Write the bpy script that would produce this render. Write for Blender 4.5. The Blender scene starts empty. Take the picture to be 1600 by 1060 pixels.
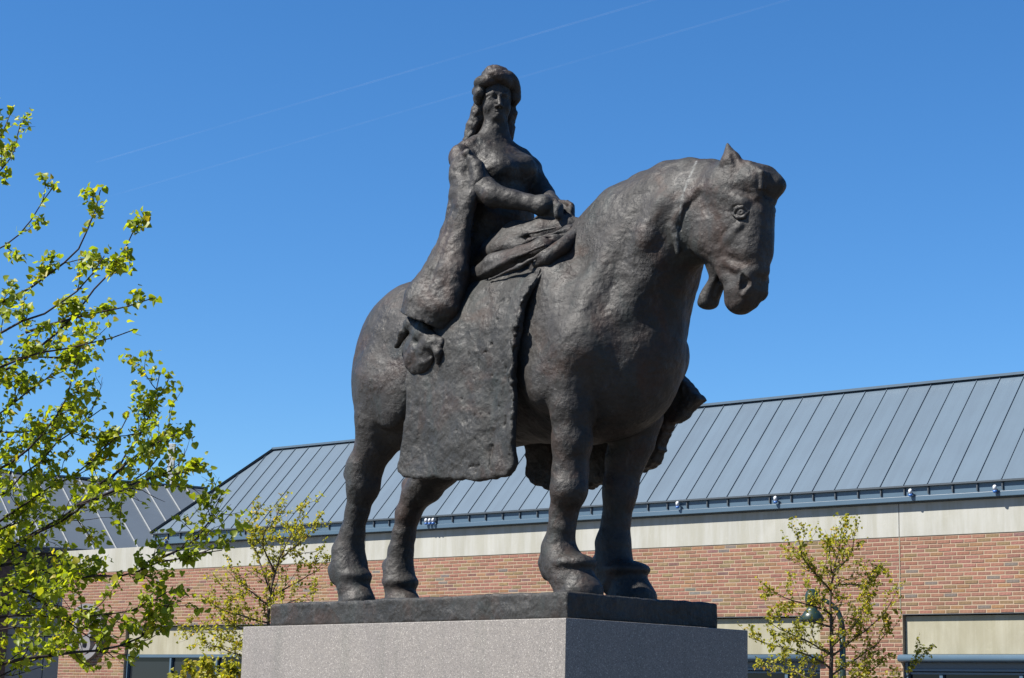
import bpy, bmesh, math, random
import numpy as np
from mathutils import Matrix, Vector

# ------------------------------------------------------------------ camera
SC = bpy.context.scene
COL = SC.collection
F = 3000.0                                   # focal length in pixels of a 1600 px wide picture
PITCH, ROLL, YAW_S, YAW_W = .19137, .02453, .73106, .86053
_cp, _sp = math.cos(PITCH), math.sin(PITCH)
FWD = np.array([0, _cp, _sp]); _u0 = np.array([0, -_sp, _cp]); _r0 = np.array([1., 0, 0])
RT = math.cos(ROLL)*_r0 + math.sin(ROLL)*_u0
UP = -math.sin(ROLL)*_r0 + math.cos(ROLL)*_u0
CAM = np.array([0, 0, 1.65])
cam = bpy.data.objects.new('camera', bpy.data.cameras.new('camera'))
COL.objects.link(cam)
m = Matrix.Identity(4)
for i in range(3):
    m[i][0], m[i][1], m[i][2], m[i][3] = RT[i], UP[i], -FWD[i], CAM[i]
cam.matrix_world = m
cam.data.sensor_width = 36; cam.data.lens = F/1600*36
cam.data.clip_start = .1; cam.data.clip_end = 60000
SC.camera = cam

# ------------------------------------------------------------------ sky, sun, exposure
SUN_AZ, SUN_EL = math.radians(253.0), math.radians(48.0)   # azimuth clockwise from +Y
to_sun = Vector((math.sin(SUN_AZ)*math.cos(SUN_EL), math.cos(SUN_AZ)*math.cos(SUN_EL), math.sin(SUN_EL)))
W = bpy.data.worlds.new('World'); SC.world = W; W.use_nodes = True
nt = W.node_tree
bg = nt.nodes['Background']
sky = nt.nodes.new('ShaderNodeTexSky'); sky.sky_type = 'NISHITA'; sky.sun_disc = False
sky.sun_elevation = SUN_EL; sky.sun_rotation = SUN_AZ
sky.altitude = 1500; sky.air_density = 1.25; sky.dust_density = 0; sky.ozone_density = 10
hs = nt.nodes.new('ShaderNodeHueSaturation'); hs.inputs['Saturation'].default_value = 1.125   # clear, deep spring blue all over
nt.links.new(sky.outputs[0], hs.inputs['Color'])
nt.links.new(hs.outputs[0], bg.inputs[0]); bg.inputs[1].default_value = .064
sun = bpy.data.objects.new('sun', bpy.data.lights.new('sun', 'SUN')); COL.objects.link(sun)
sun.data.energy = 5.0; sun.data.angle = math.radians(.53); sun.data.color = (1, .955, .88)
sun.rotation_euler = to_sun.to_track_quat('Z', 'Y').to_euler()
SC.view_settings.view_transform = 'Standard'; SC.view_settings.look = 'None'
SC.view_settings.exposure = 1.25; SC.view_settings.gamma = 1.0
SC.view_settings.use_curve_mapping = False
SC.cycles.max_bounces = 6; SC.cycles.transparent_max_bounces = 12

# ------------------------------------------------------------------ helpers
def ray(x, y):
    d = RT*(x-800)+UP*(530-y)+FWD*F
    return d/d[1]
def at(x, y, Y): return CAM+ray(x, y)*Y
def onplane(x, y, p0, n):
    r = ray(x, y); return CAM+r*(((p0-CAM)@n)/(r@n))
def depth(p): return float((np.asarray(p)-CAM)@FWD)
HF = np.array([math.sin(YAW_S), -math.cos(YAW_S), 0]); HL = np.array([math.cos(YAW_S), math.sin(YAW_S), 0])
UZ = np.array([0, 0, 1.])
PED_L, PED_W = 3.3694, 1.6347
P0 = at(884.4, 965.5, 11.5)
PC = P0-HF*PED_L/2+HL*PED_W/2                # centre of the pedestal's top
def loc(p):
    q = np.asarray(p)-PC; return np.array([q@HF, q@HL, q[2]])
def hp(x, y, lat):                           # point of the statue at a sideways offset, statue axes
    return loc(onplane(x, y, PC+HL*lat, HL))
def rp(px, p):                               # size in metres of px pixels at statue point p
    return px*depth(PC+p[0]*HF+p[1]*HL+p[2]*UZ)/F

def tag(o, label=None, cat=None, group=None, kind=None):
    for k, v in (('label', label), ('category', cat), ('group', group), ('kind', kind)):
        if v: o[k] = v
    return o
def empty(name, loc=(0, 0, 0), rz=0, label=None, cat=None, group=None):
    o = bpy.data.objects.new(name, None); COL.objects.link(o)
    o.location = loc; o.rotation_euler = (0, 0, rz); o.empty_display_size = .2
    return tag(o, label, cat, group)
def mesh_np(name, v, f, mat=None, parent=None, smooth=True):
    """v (N,3) array, f (M,3|4) array or list of faces"""
    me = bpy.data.meshes.new(name)
    if isinstance(f, np.ndarray):
        n, k = f.shape
        me.vertices.add(len(v)); me.vertices.foreach_set('co', np.asarray(v, np.float32).ravel())
        me.loops.add(n*k); me.loops.foreach_set('vertex_index', f.astype(np.int32).ravel())
        me.polygons.add(n); me.polygons.foreach_set('loop_start', np.arange(0, n*k, k, dtype=np.int32))
        me.update(calc_edges=True)
    else:
        me.from_pydata([tuple(map(float, p)) for p in v], [], [tuple(map(int, q)) for q in f])
    me.validate()
    me.polygons.foreach_set('use_smooth', [bool(smooth)]*len(me.polygons))
    if mat: me.materials.append(mat)
    o = bpy.data.objects.new(name, me); COL.objects.link(o)
    if parent: o.parent = parent
    return o
def link_copy(o, parent=None, **kw):
    c = o.copy(); COL.objects.link(c)
    if parent: c.parent = parent
    return c

# ---- signed distance sculpting
class Vol:
    def __init__(s, lo, hi, h):
        s.lo = np.array(lo, np.float32); s.h = h
        s.n = np.ceil((np.array(hi)-lo)/h).astype(int)+1
        s.a = np.full(s.n, .5, np.float32)
        s.ax = [s.lo[i]+h*np.arange(s.n[i], dtype=np.float32) for i in range(3)]
    def blk(s, lo, hi):
        i0 = np.clip(np.floor((np.array(lo)-s.lo)/s.h).astype(int), 0, s.n)
        i1 = np.clip(np.ceil((np.array(hi)-s.lo)/s.h).astype(int)+1, 0, s.n)
        sl = tuple(slice(a, b) for a, b in zip(i0, i1))
        if any(b <= a for a, b in zip(i0, i1)): return None, None
        X = s.ax[0][sl[0]][:, None, None]; Y = s.ax[1][sl[1]][None, :, None]; Z = s.ax[2][sl[2]][None, None, :]
        return sl, (X, Y, Z)
    def comb(s, sl, d, k, op):
        a = s.a[sl]
        if op == '-': a, d = -a, d
        if k > 0:
            hh = np.maximum(k-np.abs(a-d), 0)/k
            r = np.minimum(a, d)-hh*hh*k*.25
        else: r = np.minimum(a, d)
        s.a[sl] = -r if op == '-' else r
    def cone(s, p, q, r1, r2, k=.05, op='+', sc=(1, 1, 1)):
        p = np.array(p, float); q = np.array(q, float); sc = np.array(sc, float)
        R = max(r1, r2)*sc.max()+k+.03
        sl, g = s.blk(np.minimum(p, q)-R, np.maximum(p, q)+R)
        if sl is None: return
        g = [g[i]/sc[i] for i in range(3)]; p = p/sc; q = q/sc
        d = q-p; L2 = max(d@d, 1e-9)
        t = np.clip(((g[0]-p[0])*d[0]+(g[1]-p[1])*d[1]+(g[2]-p[2])*d[2])/L2, 0, 1)
        D = np.sqrt((g[0]-p[0]-t*d[0])**2+(g[1]-p[1]-t*d[1])**2+(g[2]-p[2]-t*d[2])**2)-(r1+t*(r2-r1))
        s.comb(sl, (D*sc.min()).astype(np.float32), k, op)
    def chain(s, pts, k=.05, op='+', sc=(1, 1, 1)):
        for (p, a), (q, b) in zip(pts[:-1], pts[1:]): s.cone(p, q, a, b, k, op, sc)
    def ell(s, c, r, k=.05, op='+', R=None):
        c = np.array(c, float); r = np.array(r, float)
        e = r.max() if R is not None else r
        sl, g = s.blk(c-e-k-.03, c+e+k+.03)
        if sl is None: return
        x, y, z = g[0]-c[0], g[1]-c[1], g[2]-c[2]
        if R is not None:
            R = np.array(R, float)           # rows are the ellipsoid's axes
            x, y, z = [R[i][0]*x+R[i][1]*y+R[i][2]*z for i in range(3)]
        k0 = np.sqrt((x/r[0])**2+(y/r[1])**2+(z/r[2])**2)
        k1 = np.sqrt((x/r[0]**2)**2+(y/r[1]**2)**2+(z/r[2]**2)**2)+1e-6
        s.comb(sl, (k0*(k0-1)/k1).astype(np.float32), k, op)
    def box(s, c, r, k=.03, op='+', R=None, rd=.02):
        c = np.array(c, float); r = np.array(r, float)
        e = np.full(3, np.linalg.norm(r)) if R is not None else r
        sl, g = s.blk(c-e-k-.03, c+e+k+.03)
        if sl is None: return
        x, y, z = g[0]-c[0], g[1]-c[1], g[2]-c[2]
        if R is not None: x, y, z = [R[i][0]*x+R[i][1]*y+R[i][2]*z for i in range(3)]
        q = [np.abs(v)-(r[i]-rd) for i, v in enumerate((x, y, z))]
        D = np.sqrt(sum(np.maximum(v, 0)**2 for v in q))+np.minimum(np.maximum(np.maximum(q[0], q[1]), q[2]), 0)-rd
        s.comb(sl, D.astype(np.float32), k, op)
    def noise(s, amp, sc, seed, where=None):
        rng = np.random.default_rng(seed)
        dims = [int(np.ceil(s.n[i]*s.h/sc))+3 for i in range(3)]
        v = rng.uniform(-1, 1, dims).astype(np.float32)
        for i in range(3):
            t = np.arange(s.n[i])*s.h/sc; j = t.astype(int); f = (t-j); f = (f*f*(3-2*f)).astype(np.float32)
            sh = [1, 1, 1]; sh[i] = -1; f = f.reshape(sh)
            v = np.take(v, j, i)*(1-f)+np.take(v, j+1, i)*f
        s.a += amp*v if where is None else amp*v*where
    def mesh(s):
        a = s.a; sg = a < 0
        c = np.zeros(np.array(a.shape)-1, np.uint8)
        for dx in (0, 1):
            for dy in (0, 1):
                for dz in (0, 1):
                    c += sg[dx:a.shape[0]-1+dx, dy:a.shape[1]-1+dy, dz:a.shape[2]-1+dz]
        act = (c > 0) & (c < 8)
        I = np.argwhere(act)
        idx = np.full(act.shape, -1, np.int32); idx[act] = np.arange(len(I))
        off = np.array([[x, y, z] for x in (0, 1) for y in (0, 1) for z in (0, 1)])
        val = np.stack([a[I[:, 0]+o[0], I[:, 1]+o[1], I[:, 2]+o[2]] for o in off], 1)
        P = np.zeros((len(I), 3)); N = np.zeros(len(I))
        for e0 in range(8):
            for e1 in range(e0+1, 8):
                if abs(off[e0]-off[e1]).sum() != 1: continue
                v0, v1 = val[:, e0], val[:, e1]; m = (v0 < 0) != (v1 < 0)
                t = np.where(m, v0/np.where(m, v0-v1, 1), 0)
                P += np.where(m[:, None], off[e0]+t[:, None]*(off[e1]-off[e0]), 0); N += m
        V = s.lo+(I+P/N[:, None])*s.h
        Fs = []
        for ax in range(3):
            b, c2 = (ax+1) % 3, (ax+2) % 3
            sl0 = [slice(None)]*3; sl1 = [slice(None)]*3
            sl0[ax] = slice(0, -1); sl1[ax] = slice(1, None)
            cr = sg[tuple(sl0)] != sg[tuple(sl1)]
            E = np.argwhere(cr)
            E = E[(E[:, b] > 0) & (E[:, c2] > 0) & (E[:, b] < act.shape[b]) & (E[:, c2] < act.shape[c2])]
            ins = sg[E[:, 0], E[:, 1], E[:, 2]]
            q = []
            for db, dc in ((-1, -1), (0, -1), (0, 0), (-1, 0)):
                G = E.copy(); G[:, b] += db; G[:, c2] += dc
                q.append(idx[G[:, 0], G[:, 1], G[:, 2]])
            q = np.stack(q, 1); q[~ins] = q[~ins][:, ::-1]
            Fs.append(q)
        Fq = np.concatenate(Fs)
        return V, Fq[(Fq >= 0).all(1)]
# ------------------------------------------------------------------ materials
def mat_new(name):
    m = bpy.data.materials.new(name); m.use_nodes = True
    nt = m.node_tree; return m, nt, nt.nodes['Principled BSDF']
def N(nt, t, **kw):
    n = nt.nodes.new(t)
    for k, v in kw.items():
        if k in n.inputs: n.inputs[k].default_value = v
        else: setattr(n, k, v)
    return n
def ramp(nt, fac, stops):
    r = nt.nodes.new('ShaderNodeValToRGB'); e = r.color_ramp.elements
    while len(e) < len(stops): e.new(.5)
    for el, (p, c) in zip(e, stops): el.position = p; el.color = (*c, 1) if len(c) == 3 else c
    nt.links.new(fac, r.inputs[0]); return r.outputs[0]
def mix(nt, fac, a, b, bt='MIX'):
    n = nt.nodes.new('ShaderNodeMix'); n.data_type = 'RGBA'; n.blend_type = bt
    for s, v in ((n.inputs[0], fac), (n.inputs[6], a), (n.inputs[7], b)):
        if hasattr(v, 'links'): nt.links.new(v, s)
        else: s.default_value = v if not isinstance(v, tuple) or len(v) == 4 else (*v, 1)
    return n.outputs[2]
def noise(nt, co, scale, detail=4, rough=.55, dist=0):
    n = N(nt, 'ShaderNodeTexNoise', Scale=scale, Detail=detail, Roughness=rough, Distortion=dist)
    nt.links.new(co, n.inputs['Vector']); return n.outputs[0]
def mapped(nt, co, sc):
    n = nt.nodes.new('ShaderNodeMapping'); n.inputs['Scale'].default_value = sc
    nt.links.new(co, n.inputs[0]); return n.outputs[0]
def bump(nt, bsdf, h, strength, dist, prev=None):
    b = N(nt, 'ShaderNodeBump', Strength=strength, Distance=dist)
    nt.links.new(h, b.inputs['Height'])
    if prev: nt.links.new(prev, b.inputs['Normal'])
    nt.links.new(b.outputs[0], bsdf.inputs['Normal']); return b.outputs[0]

def bronze(name, streak=False, vert=0.0, tone=1.0, tint=(1, 1, 1)):
    m, nt, b = mat_new(name)
    co = nt.nodes.new('ShaderNodeTexCoord').outputs['Object']
    g = lambda c: tuple(x*tone*.25*t_ for x, t_ in zip(c, tint))
    c1 = ramp(nt, noise(nt, co, 2.2, 6, .6, .4), [(.25, g((.050, .047, .045))), (.5, g((.098, .091, .086))), (.75, g((.160, .149, .142)))])
    # reddish brown and grey green patina
    f1 = ramp(nt, noise(nt, co, 3.1, 5, .62, .8), [(.50, (0, 0, 0)), (.72, (.9, .9, .9))])
    c2 = mix(nt, f1, c1, g((.150, .088, .066)))
    co2 = mapped(nt, co, (1, 1, .45))
    f2 = ramp(nt, noise(nt, co2, 4.3, 5, .65, .5), [(.54, (0, 0, 0)), (.76, (.85, .85, .85))])
    c3 = mix(nt, f2, c2, g((.085, .114, .112)))
    f3 = ramp(nt, noise(nt, mapped(nt, co, (1, 1, .3)), 17, 5, .7), [(.58, (0, 0, 0)), (.78, (.65, .65, .65))])
    c4 = mix(nt, f3, c3, g((.26, .25, .24)))
    f4 = ramp(nt, noise(nt, co, 38, 3, .6), [(.3, (.72, .72, .72)), (.55, (1, 1, 1))])
    c5 = mix(nt, 1.0, c4, f4, 'MULTIPLY')
    if streak:
        at_ = N(nt, 'ShaderNodeAttribute', attribute_name='stain')
        br = ramp(nt, noise(nt, co, 45, 3, .7), [(.40, (.05, .05, .05)), (.62, (1, 1, 1))])
        mm = N(nt, 'ShaderNodeMath', operation='MULTIPLY'); nt.links.new(at_.outputs['Fac'], mm.inputs[0]); nt.links.new(br, mm.inputs[1])
        c5 = mix(nt, mm.outputs[0], c5, (.15, .155, .15))
    nt.links.new(c5, b.inputs['Base Color'])
    b.inputs['Metallic'].default_value = 0.0
    b.inputs['Specular IOR Level'].default_value = .26
    nt.links.new(ramp(nt, noise(nt, co, 7, 4), [(.3, (.47, .47, .47)), (.7, (.67, .67, .67))]), b.inputs['Roughness'])
    # tool marks of the clay: broad dabs, then fine grain
    n1 = bump(nt, b, noise(nt, co, 11, 5, .60, .15), .34, .035)
    msk = ramp(nt, noise(nt, co, 5.5, 3, .6), [(.44, (.06, .06, .06)), (.66, (1, 1, 1))])          # worked roughly here, smoothed there
    fine = noise(nt, mapped(nt, co, (1, 1, .16) if vert else (1, 1, .7)), 42 if not vert else 66, 5, .68, .1)
    mu = N(nt, 'ShaderNodeMath', operation='MULTIPLY'); nt.links.new(fine, mu.inputs[0]); nt.links.new(msk, mu.inputs[1])
    n2 = bump(nt, b, mu.outputs[0], .75 if not vert else .9, .014, n1)
    sc_ = ramp(nt, noise(nt, mapped(nt, co, (1, 1, 2.4)), 24, 2, .5, 2.5), [(.60, (1, 1, 1)), (.66, (0, 0, 0))])   # gouges
    bump(nt, b, sc_, .35, .006, n2)
    return m
MAT_BR = bronze('bronze_horse', streak=True)
MAT_BR2 = bronze('bronze_cloth', vert=1, tone=.98, tint=(.95, 1.0, 1.0))
MAT_BR3 = bronze('bronze_rider', tone=.95)
# ------------------------------------------------------------------ the statue
statue = empty('equestrian_statue', tuple(PC), math.atan2(HF[1], HF[0]),
    'dark bronze statue of a crowned woman riding a heavy horse on a granite pedestal', 'statue')
ZT = .17                                     # top of the bronze plate
HV = .009 if not globals().get('DRAFT') else .014

def build_horse():
    v = Vol((-1.5, -.75, .1), (2.8, .75, 3.1), HV)
    # trunk
    for s in (-1, 1):
        v.ell((-.62, s*.2, 1.97), (.56, .28, .52), .15)
        v.ell((-.76, s*.25, 1.72), (.37, .23, .46), .12)
    v.ell((.1, 0, 1.84), (1.2, .48, .61), .2)
    v.ell((.98, 0, 1.78), (.70, .48, .60), .2)
    v.ell((1.30, 0, 1.72), (.40, .38, .46), .15)
    v.cone((-.5, 0, 2.30), (1.0, 0, 2.36), .20, .26, .15)
    for s in (-1, 1):                        # shoulder blade and upper arm
        v.cone((.92, s*.22, 2.32), (1.30, s*.30, 1.78), .20, .22, .12)
        v.cone((1.30, s*.30, 1.78), (1.06, s*.36, 1.52), .20, .17, .10)
    # neck, arched, flat sided
    sc = (1, .62, 1)
    for (a, ra), (b, rb) in zip(NECK[:-1], NECK[1:]):
        v.cone((a[0], 0, a[1]), (b[0], 0, b[1]), ra, rb, .10, sc=sc)
    # underside of the neck meeting the breast
    v.cone((1.62, 0, 2.15), (1.50, 0, 1.80), .20, .24, .12)
    for s in (-1, 1): v.cone((1.75, s*.13, 2.30), (1.52, s*.20, 1.95), .10, .14, .08)
    # mane as a crest
    cr = [(1.0, 2.60), (1.26, 2.78), (1.49, 2.85), (1.70, 2.88), (1.91, 2.865), (2.10, 2.815), (2.22, 2.76)]
    v.chain([((x, -.01, z), .068) for x, z in cr], .06)
    # head: planes of bone rather than tubes
    v.cone((2.29, 0, 2.64), (2.36, 0, 2.36), .215, .165, .06, sc=(1, .92, 1))
    top, mid, muz = np.array((2.395, 0, 2.50)), hp(1174, 395, 0), hp(1162, 457, 0)
    ax = (muz-top)/np.linalg.norm(muz-top); fr = np.array((-ax[2], 0, ax[0])); fr = fr if fr[0] > 0 else -fr
    HB = np.array([fr, (0, 1, 0), -ax])
    v.box((top+mid)/2+fr*-.01, (.135, .125, .19), .05, R=HB, rd=.07)
    v.box(mid+(muz-mid)*.35-fr*.005, (.110, .095, .20), .04, R=HB, rd=.055)
    v.box(muz-fr*.008, (.098, .088, .105), .05, R=HB, rd=.055)
    v.ell(muz+ax*.085-fr*.02, (.078, .076, .055), .03, R=HB)        # upper lip
    v.box(top+(mid-top)*.62+fr*.10, (.035, .055, .24), .05, R=HB, rd=.03)   # flat ridge of the nose
    v.ell((2.245, 0, 2.70), (.16, .15, .13), .08)                # poll
    for s in (-1, 1):
        v.ell((2.175, s*.10, 2.435), (.185, .088, .205), .02)    # cheek
        v.cone((2.30, s*.13, 2.62), (2.46, s*.125, 2.54), .045, .04, .04)   # brow
        v.ell((2.440, s*.082, 2.05), (.045, .036, .085), .03)    # nostril wing
        v.chain([((2.45, s*.135, 2.40), .022), ((2.37, s*.128, 2.335), .026), ((2.28, s*.115, 2.28), .024)], .025)   # cheek bone ridge
        v.chain([((2.30, s*.10, 2.20), .028), ((2.40, s*.095, 2.14), .026)], .03)
    # lower jaw with open mouth
    v.cone(hp(1122, 395, 0), hp(1127, 438, 0), .105, .060, .03, sc=(1, 1.15, 1))
    for s in (-1, 1): v.cone((2.225, s*.075, 2.27), (2.275, s*.07, 2.12), .075, .045, .04)
    v.cone(hp(1121, 440, 0), hp(1108, 466, 0), .050, .056, .02, sc=(1, 1.25, 1))
    v.ell(hp(1106, 474, 0), (.058, .065, .038), .02)
    v.chain([(hp(1131, 436, 0), .014), (hp(1124, 462, 0), .030), (hp(1116, 505, 0), .05)], .010, '-', sc=(1, 5, 1))
    v.chain([(hp(1117, 437, -.13), .020), (hp(1126, 441, -.13), .016)], .010, '-')
    v.cone(hp(1126, 445, 0), hp(1118, 462, 0), .030, .022, .01, sc=(1, 1.2, 1))   # tongue
    for s in (-1, 1):
        v.chain([((2.445, s*.112, 2.085), .016), ((2.455, s*.102, 2.040), .030), ((2.43, s*.113, 1.995), .020)], .010, '-')   # nostril
        v.ell((2.452, s*.168, 2.475), (.050, .040, .038), .02, '-')   # eye socket
        # groove behind the cheek
        g = [(2.17, .185, 2.64), (2.05, .185, 2.57), (1.985, .18, 2.46), (2.00, .17, 2.33), (2.06, .16, 2.25)]
        v.chain([((x, s*(y+.004), z), .008+.003*i_) for i_, (x, y, z) in enumerate(g)], .02, '-')
        g = [(2.15, .17, 2.69), (2.02, .178, 2.61), (1.935, .182, 2.46), (1.955, .165, 2.30)]
        v.chain([((x, s*y, z), .020) for x, y, z in g], .03)
    # ears and forelock
    v.cone((2.36, -.095, 2.73), (2.345, -.105, 2.82), .085, .072, .02, sc=(1, .8, 1))
    v.cone((2.345, -.105, 2.82), (2.315, -.105, 2.945), .072, .012, .01, sc=(1, .8, 1))
    v.cone((2.43, -.15, 2.79), (2.375, -.145, 2.90), .030, .012, .01, '-')
    v.cone((2.26, .10, 2.72), (2.12, .14, 2.76), .055, .02, .02, sc=(1, .8, 1))
    v.cone((2.32, 0, 2.755), (2.50, .02, 2.705), .080, .085, .05, sc=(1, 1.25, 1))
    v.chain([((2.50, .03, 2.72), .075), ((2.565, .05, 2.665), .058), ((2.545, .05, 2.58), .03)], .04, sc=(1, 1.2, 1))
    v.ell((2.455, -.03, 2.685), (.10, .115, .10), .05)
    v.chain([((2.44, -.07, 2.76), .05), ((2.515, -.08, 2.68), .045), ((2.525, -.07, 2.58), .022)], .04)
    for a in (-.08, -.045, -.01, .03, .065): v.chain([((2.38, a*.8, 2.825), .014), ((2.48, a, 2.785), .018), ((2.575, a, 2.715), .016), ((2.575, a*1.1, 2.62), .008)], .015)
    # legs: centre and half width measured in the picture, side offset of each leg
    for leg, k in LEGS:
        pts = []
        for x, y, r, lat in leg:
            p = hp(x, y, lat); pts.append((p, rp(r, p)*.97))
        v.chain(pts, .045)
    v.cone((-.72, -.28, 1.72), hp(596, 655, -.31), .27, .155, .12)
    v.cone((-.80, .28, 1.70), hp(690, 720, .30), .27, .15, .12)
    # joints
    for x, y, lat, r in ((552, 741, -.31, 15), (642, 758, .30, 15), (890, 765, -.36, 27), (968, 770, .27, 24)):
        p = hp(x, y, lat); v.ell(p, (rp(r, p),)*3, .05)
    v.chain([((-1.14, .05, 2.20), .10), ((-1.16, .14, 1.95), .08), ((-1.06, .20, 1.6), .06)], .06)   # tail, tucked in
    for x, y, lat, r in ((524, 890, -.31, 10), (528, 904, -.31, 9), (608, 884, .28, 9), (853, 880, -.32, 11), (857, 897, -.32, 9), (937, 880, .27, 11), (941, 900, .27, 9)):
        p = hp(x, y, lat); v.ell(p, (rp(r, p), rp(r, p)*1.3, rp(r, p)*1.2), .06)                    # feathers at the fetlocks
    # muscles and furrows
    for s in (-1, 1):
        v.cone((1.36, s*.36, 1.98), (1.28, s*.40, 1.70), .07, .10, .10)           # point of the shoulder
        v.ell((1.02, s*.40, 1.58), (.16, .10, .16), .08)                          # elbow
        v.cone((1.55, s*.15, 2.50), (1.36, s*.28, 2.10), .10, .13, .12)
        v.ell((-.52, s*.44, 1.62), (.20, .09, .24), .08)                          # stifle
        v.chain([((1.86, s*.20, 2.62), .045), ((1.74, s*.22, 2.42), .05), ((1.62, s*.22, 2.22), .04)], .10)   # throat muscle
    # hooves: cylinders with a coronet
    for x, y, lat, r, fx in HOOF:
        p = hp(x, y, lat); c = np.array([p[0], p[1], ZT])
        R = rp(r, p)
        v.cone(c+(0.03, 0, .02), c+(-.01, 0, .14), R*1.04, R*.80, .02, sc=(1.12, .92, 1))
        v.ell(c+(-.01, 0, .205), (R*1.02, R*.95, .06), .03)
        for k_ in range(16):                  # crease under the coronet, ragged feather above it
            a_ = k_/16*2*math.pi; b_ = (k_+1)/16*2*math.pi; q_ = lambda w, r2, z2: c+(r2*1.06*math.cos(w), r2*.98*math.sin(w), z2)
            if math.cos(a_) > .15: v.cone(q_(a_, R*1.03, .145), q_(b_, R*1.03, .145), .010, .010, .03, '-')
    v.a[:, :, :int((ZT-.012-v.lo[2])/v.h)] = .2
    # hand-modelled unevenness
    v.noise(.004, .21, 1); v.noise(.0016, .083, 2); v.noise(.0015, .035, 3)
    V, Fq = v.mesh()
    o = mesh_np('horse', V, Fq, MAT_BR, statue)
    # pale run-off stain down the neck behind the cheek
    L = [hp(x, y, lat) for x, y, lat in ((1088, 253, -.05), (1074, 285, -.14), (1066, 308, -.17), (1062, 340, -.18), (1057, 365, -.18), (1059, 385, -.17))]
    vd = PC+2.0*HF+2.6*UZ-CAM; vd = np.array((vd@HF, vd@HL, vd[2])); vd /= np.linalg.norm(vd)   # the run-off follows the slope of the neck
    d = np.full(len(V), 9.)
    for a, b in zip(L[:-1], L[1:]):
        e = b-a; e = e-vd*(e@vd); q0 = V-a; q0 = q0-np.outer(q0@vd, vd)
        t = np.clip((q0@e)/(e@e), 0, 1); d = np.minimum(d, np.linalg.norm(q0-t[:, None]*e, axis=1))
    d[V[:, 1] > 0] = 9
    at_ = o.data.attributes.new('stain', 'FLOAT', 'POINT'); at_.data.foreach_set('value', np.clip(1.2-d/.008, 0, 1).astype(np.float32))
    return o
NECK = [((1.02, 2.18), .52), ((1.42, 2.44), .44), ((1.76, 2.58), .345), ((2.05, 2.60), .26), ((2.22, 2.60), .21)]
LEGS = [
 ([(596, 655, 38, -.31), (588, 694, 31, -.31), (569, 733, 28, -.31), (567, 760, 26, -.31), (558, 800, 18, -.30), (550, 835, 19, -.30), (544, 862, 25, -.30), (545, 890, 29, -.30), (553, 915, 28, -.30)], 0),
 ([(690, 720, 36, .30), (664, 760, 28, .30), (650, 775, 22, .29), (638, 803, 19, .28), (631, 836, 17, .28), (626, 863, 19, .28), (623, 893, 23, .28), (626, 915, 26, .28)], 0),
 ([(893, 600, 40, -.36), (894, 640, 34, -.35), (894, 690, 31, -.34), (891, 739, 28, -.33), (888, 768, 27, -.33), (881, 800, 22, -.32), (878, 826, 20, -.32), (873, 858, 26, -.31), (881, 885, 32, -.31), (893, 908, 34, -.31)], 0),
 ([(1000, 650, 38, .31), (988, 690, 34, .31), (977, 719, 31, .30), (970, 759, 27, .29), (967, 786, 23, .28), (963, 814, 22, .28), (958, 850, 27, .27), (959, 882, 29, .27), (968, 908, 31, .27)], 0)]
HOOF = [(554, 920, -.30, 29, 0), (626, 920, .28, 29, 0), (898, 915, -.31, 37, 0), (982, 925, .27, 37, 0)]
horse = build_horse()

# eyes of the horse
def ball(name, c, r, mat, parent, seg=16, rings=10, R=None):
    bm = bmesh.new(); bmesh.ops.create_uvsphere(bm, u_segments=seg, v_segments=rings, radius=1)
    me = bpy.data.meshes.new(name); bm.to_mesh(me); bm.free(); me.materials.append(mat)
    me.polygons.foreach_set('use_smooth', [True]*len(me.polygons))
    o = bpy.data.objects.new(name, me); COL.objects.link(o); o.parent = parent
    o.location = c; o.scale = r if hasattr(r, '__len__') else (r, r, r)
    return o
for s in (-1, 1):
    c = np.array((2.452, s*.126, 2.475))
    e = Vol(c-.09, c+.09, .004)
    n = np.array((.45, s*.89, 0)); t = np.array((.89, -s*.45, 0))
    q = lambda a, u, out: c+t*a+n*out+(0, 0, u)
    e.ell(c, (.034, .034, .031), .004)
    e.chain([(q(-.052, -.006, .008), .009), (q(-.026, .026, .024), .012), (q(.012, .034, .024), .013), (q(.048, .006, .008), .009)], .008)
    e.chain([(q(-.052, -.006, .008), .008), (q(-.018, -.033, .022), .010), (q(.018, -.031, .022), .009), (q(.048, .006, .008), .008)], .008)
    e.chain([(q(-.045, .03, .006), .008), (q(-.01, .052, .016), .010), (q(.04, .04, .006), .007)], .01)
    e.ell(q(.004, -.002, .040), (.012, .012, .012), .003, '-')
    V, Fq = e.mesh(); mesh_np('eye', V, Fq, MAT_BR, horse)
# ------------------------------------------------------------------ saddle cloths
def poly_sdf(X, Z, P):
    """signed distance to a polygon in the x-z plane, negative inside"""
    P = np.array(P, float); d = np.full(np.broadcast(X, Z).shape, 9., np.float32); ins = np.zeros(d.shape, bool)
    for a, b in zip(P, np.roll(P, -1, 0)):
        e = b-a; wx, wz = X-a[0], Z-a[1]
        t = np.clip((wx*e[0]+wz*e[1])/(e@e), 0, 1)
        d = np.minimum(d, np.sqrt((wx-t*e[0])**2+(wz-t*e[1])**2))
        c = ((a[1] <= Z) != (b[1] <= Z)) & (X < a[0]+(Z-a[1])/(e[1] if e[1] else 1e-9)*e[0])
        ins ^= c
    return np.where(ins, -d, d)
def lattice(X, Z, sc, seed):
    rng = np.random.default_rng(seed); g = rng.uniform(-1, 1, (64, 64))
    i = np.floor(X/sc).astype(int); j = np.floor(Z/sc).astype(int); f = X/sc-i; h = Z/sc-j
    f = f*f*(3-2*f); h = h*h*(3-2*h); w = lambda a, b: g[a % 64, b % 64]
    return (w(i, j)*(1-f)+w(i+1, j)*f)*(1-h)+(w(i, j+1)*(1-f)+w(i+1, j+1)*f)*h
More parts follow.
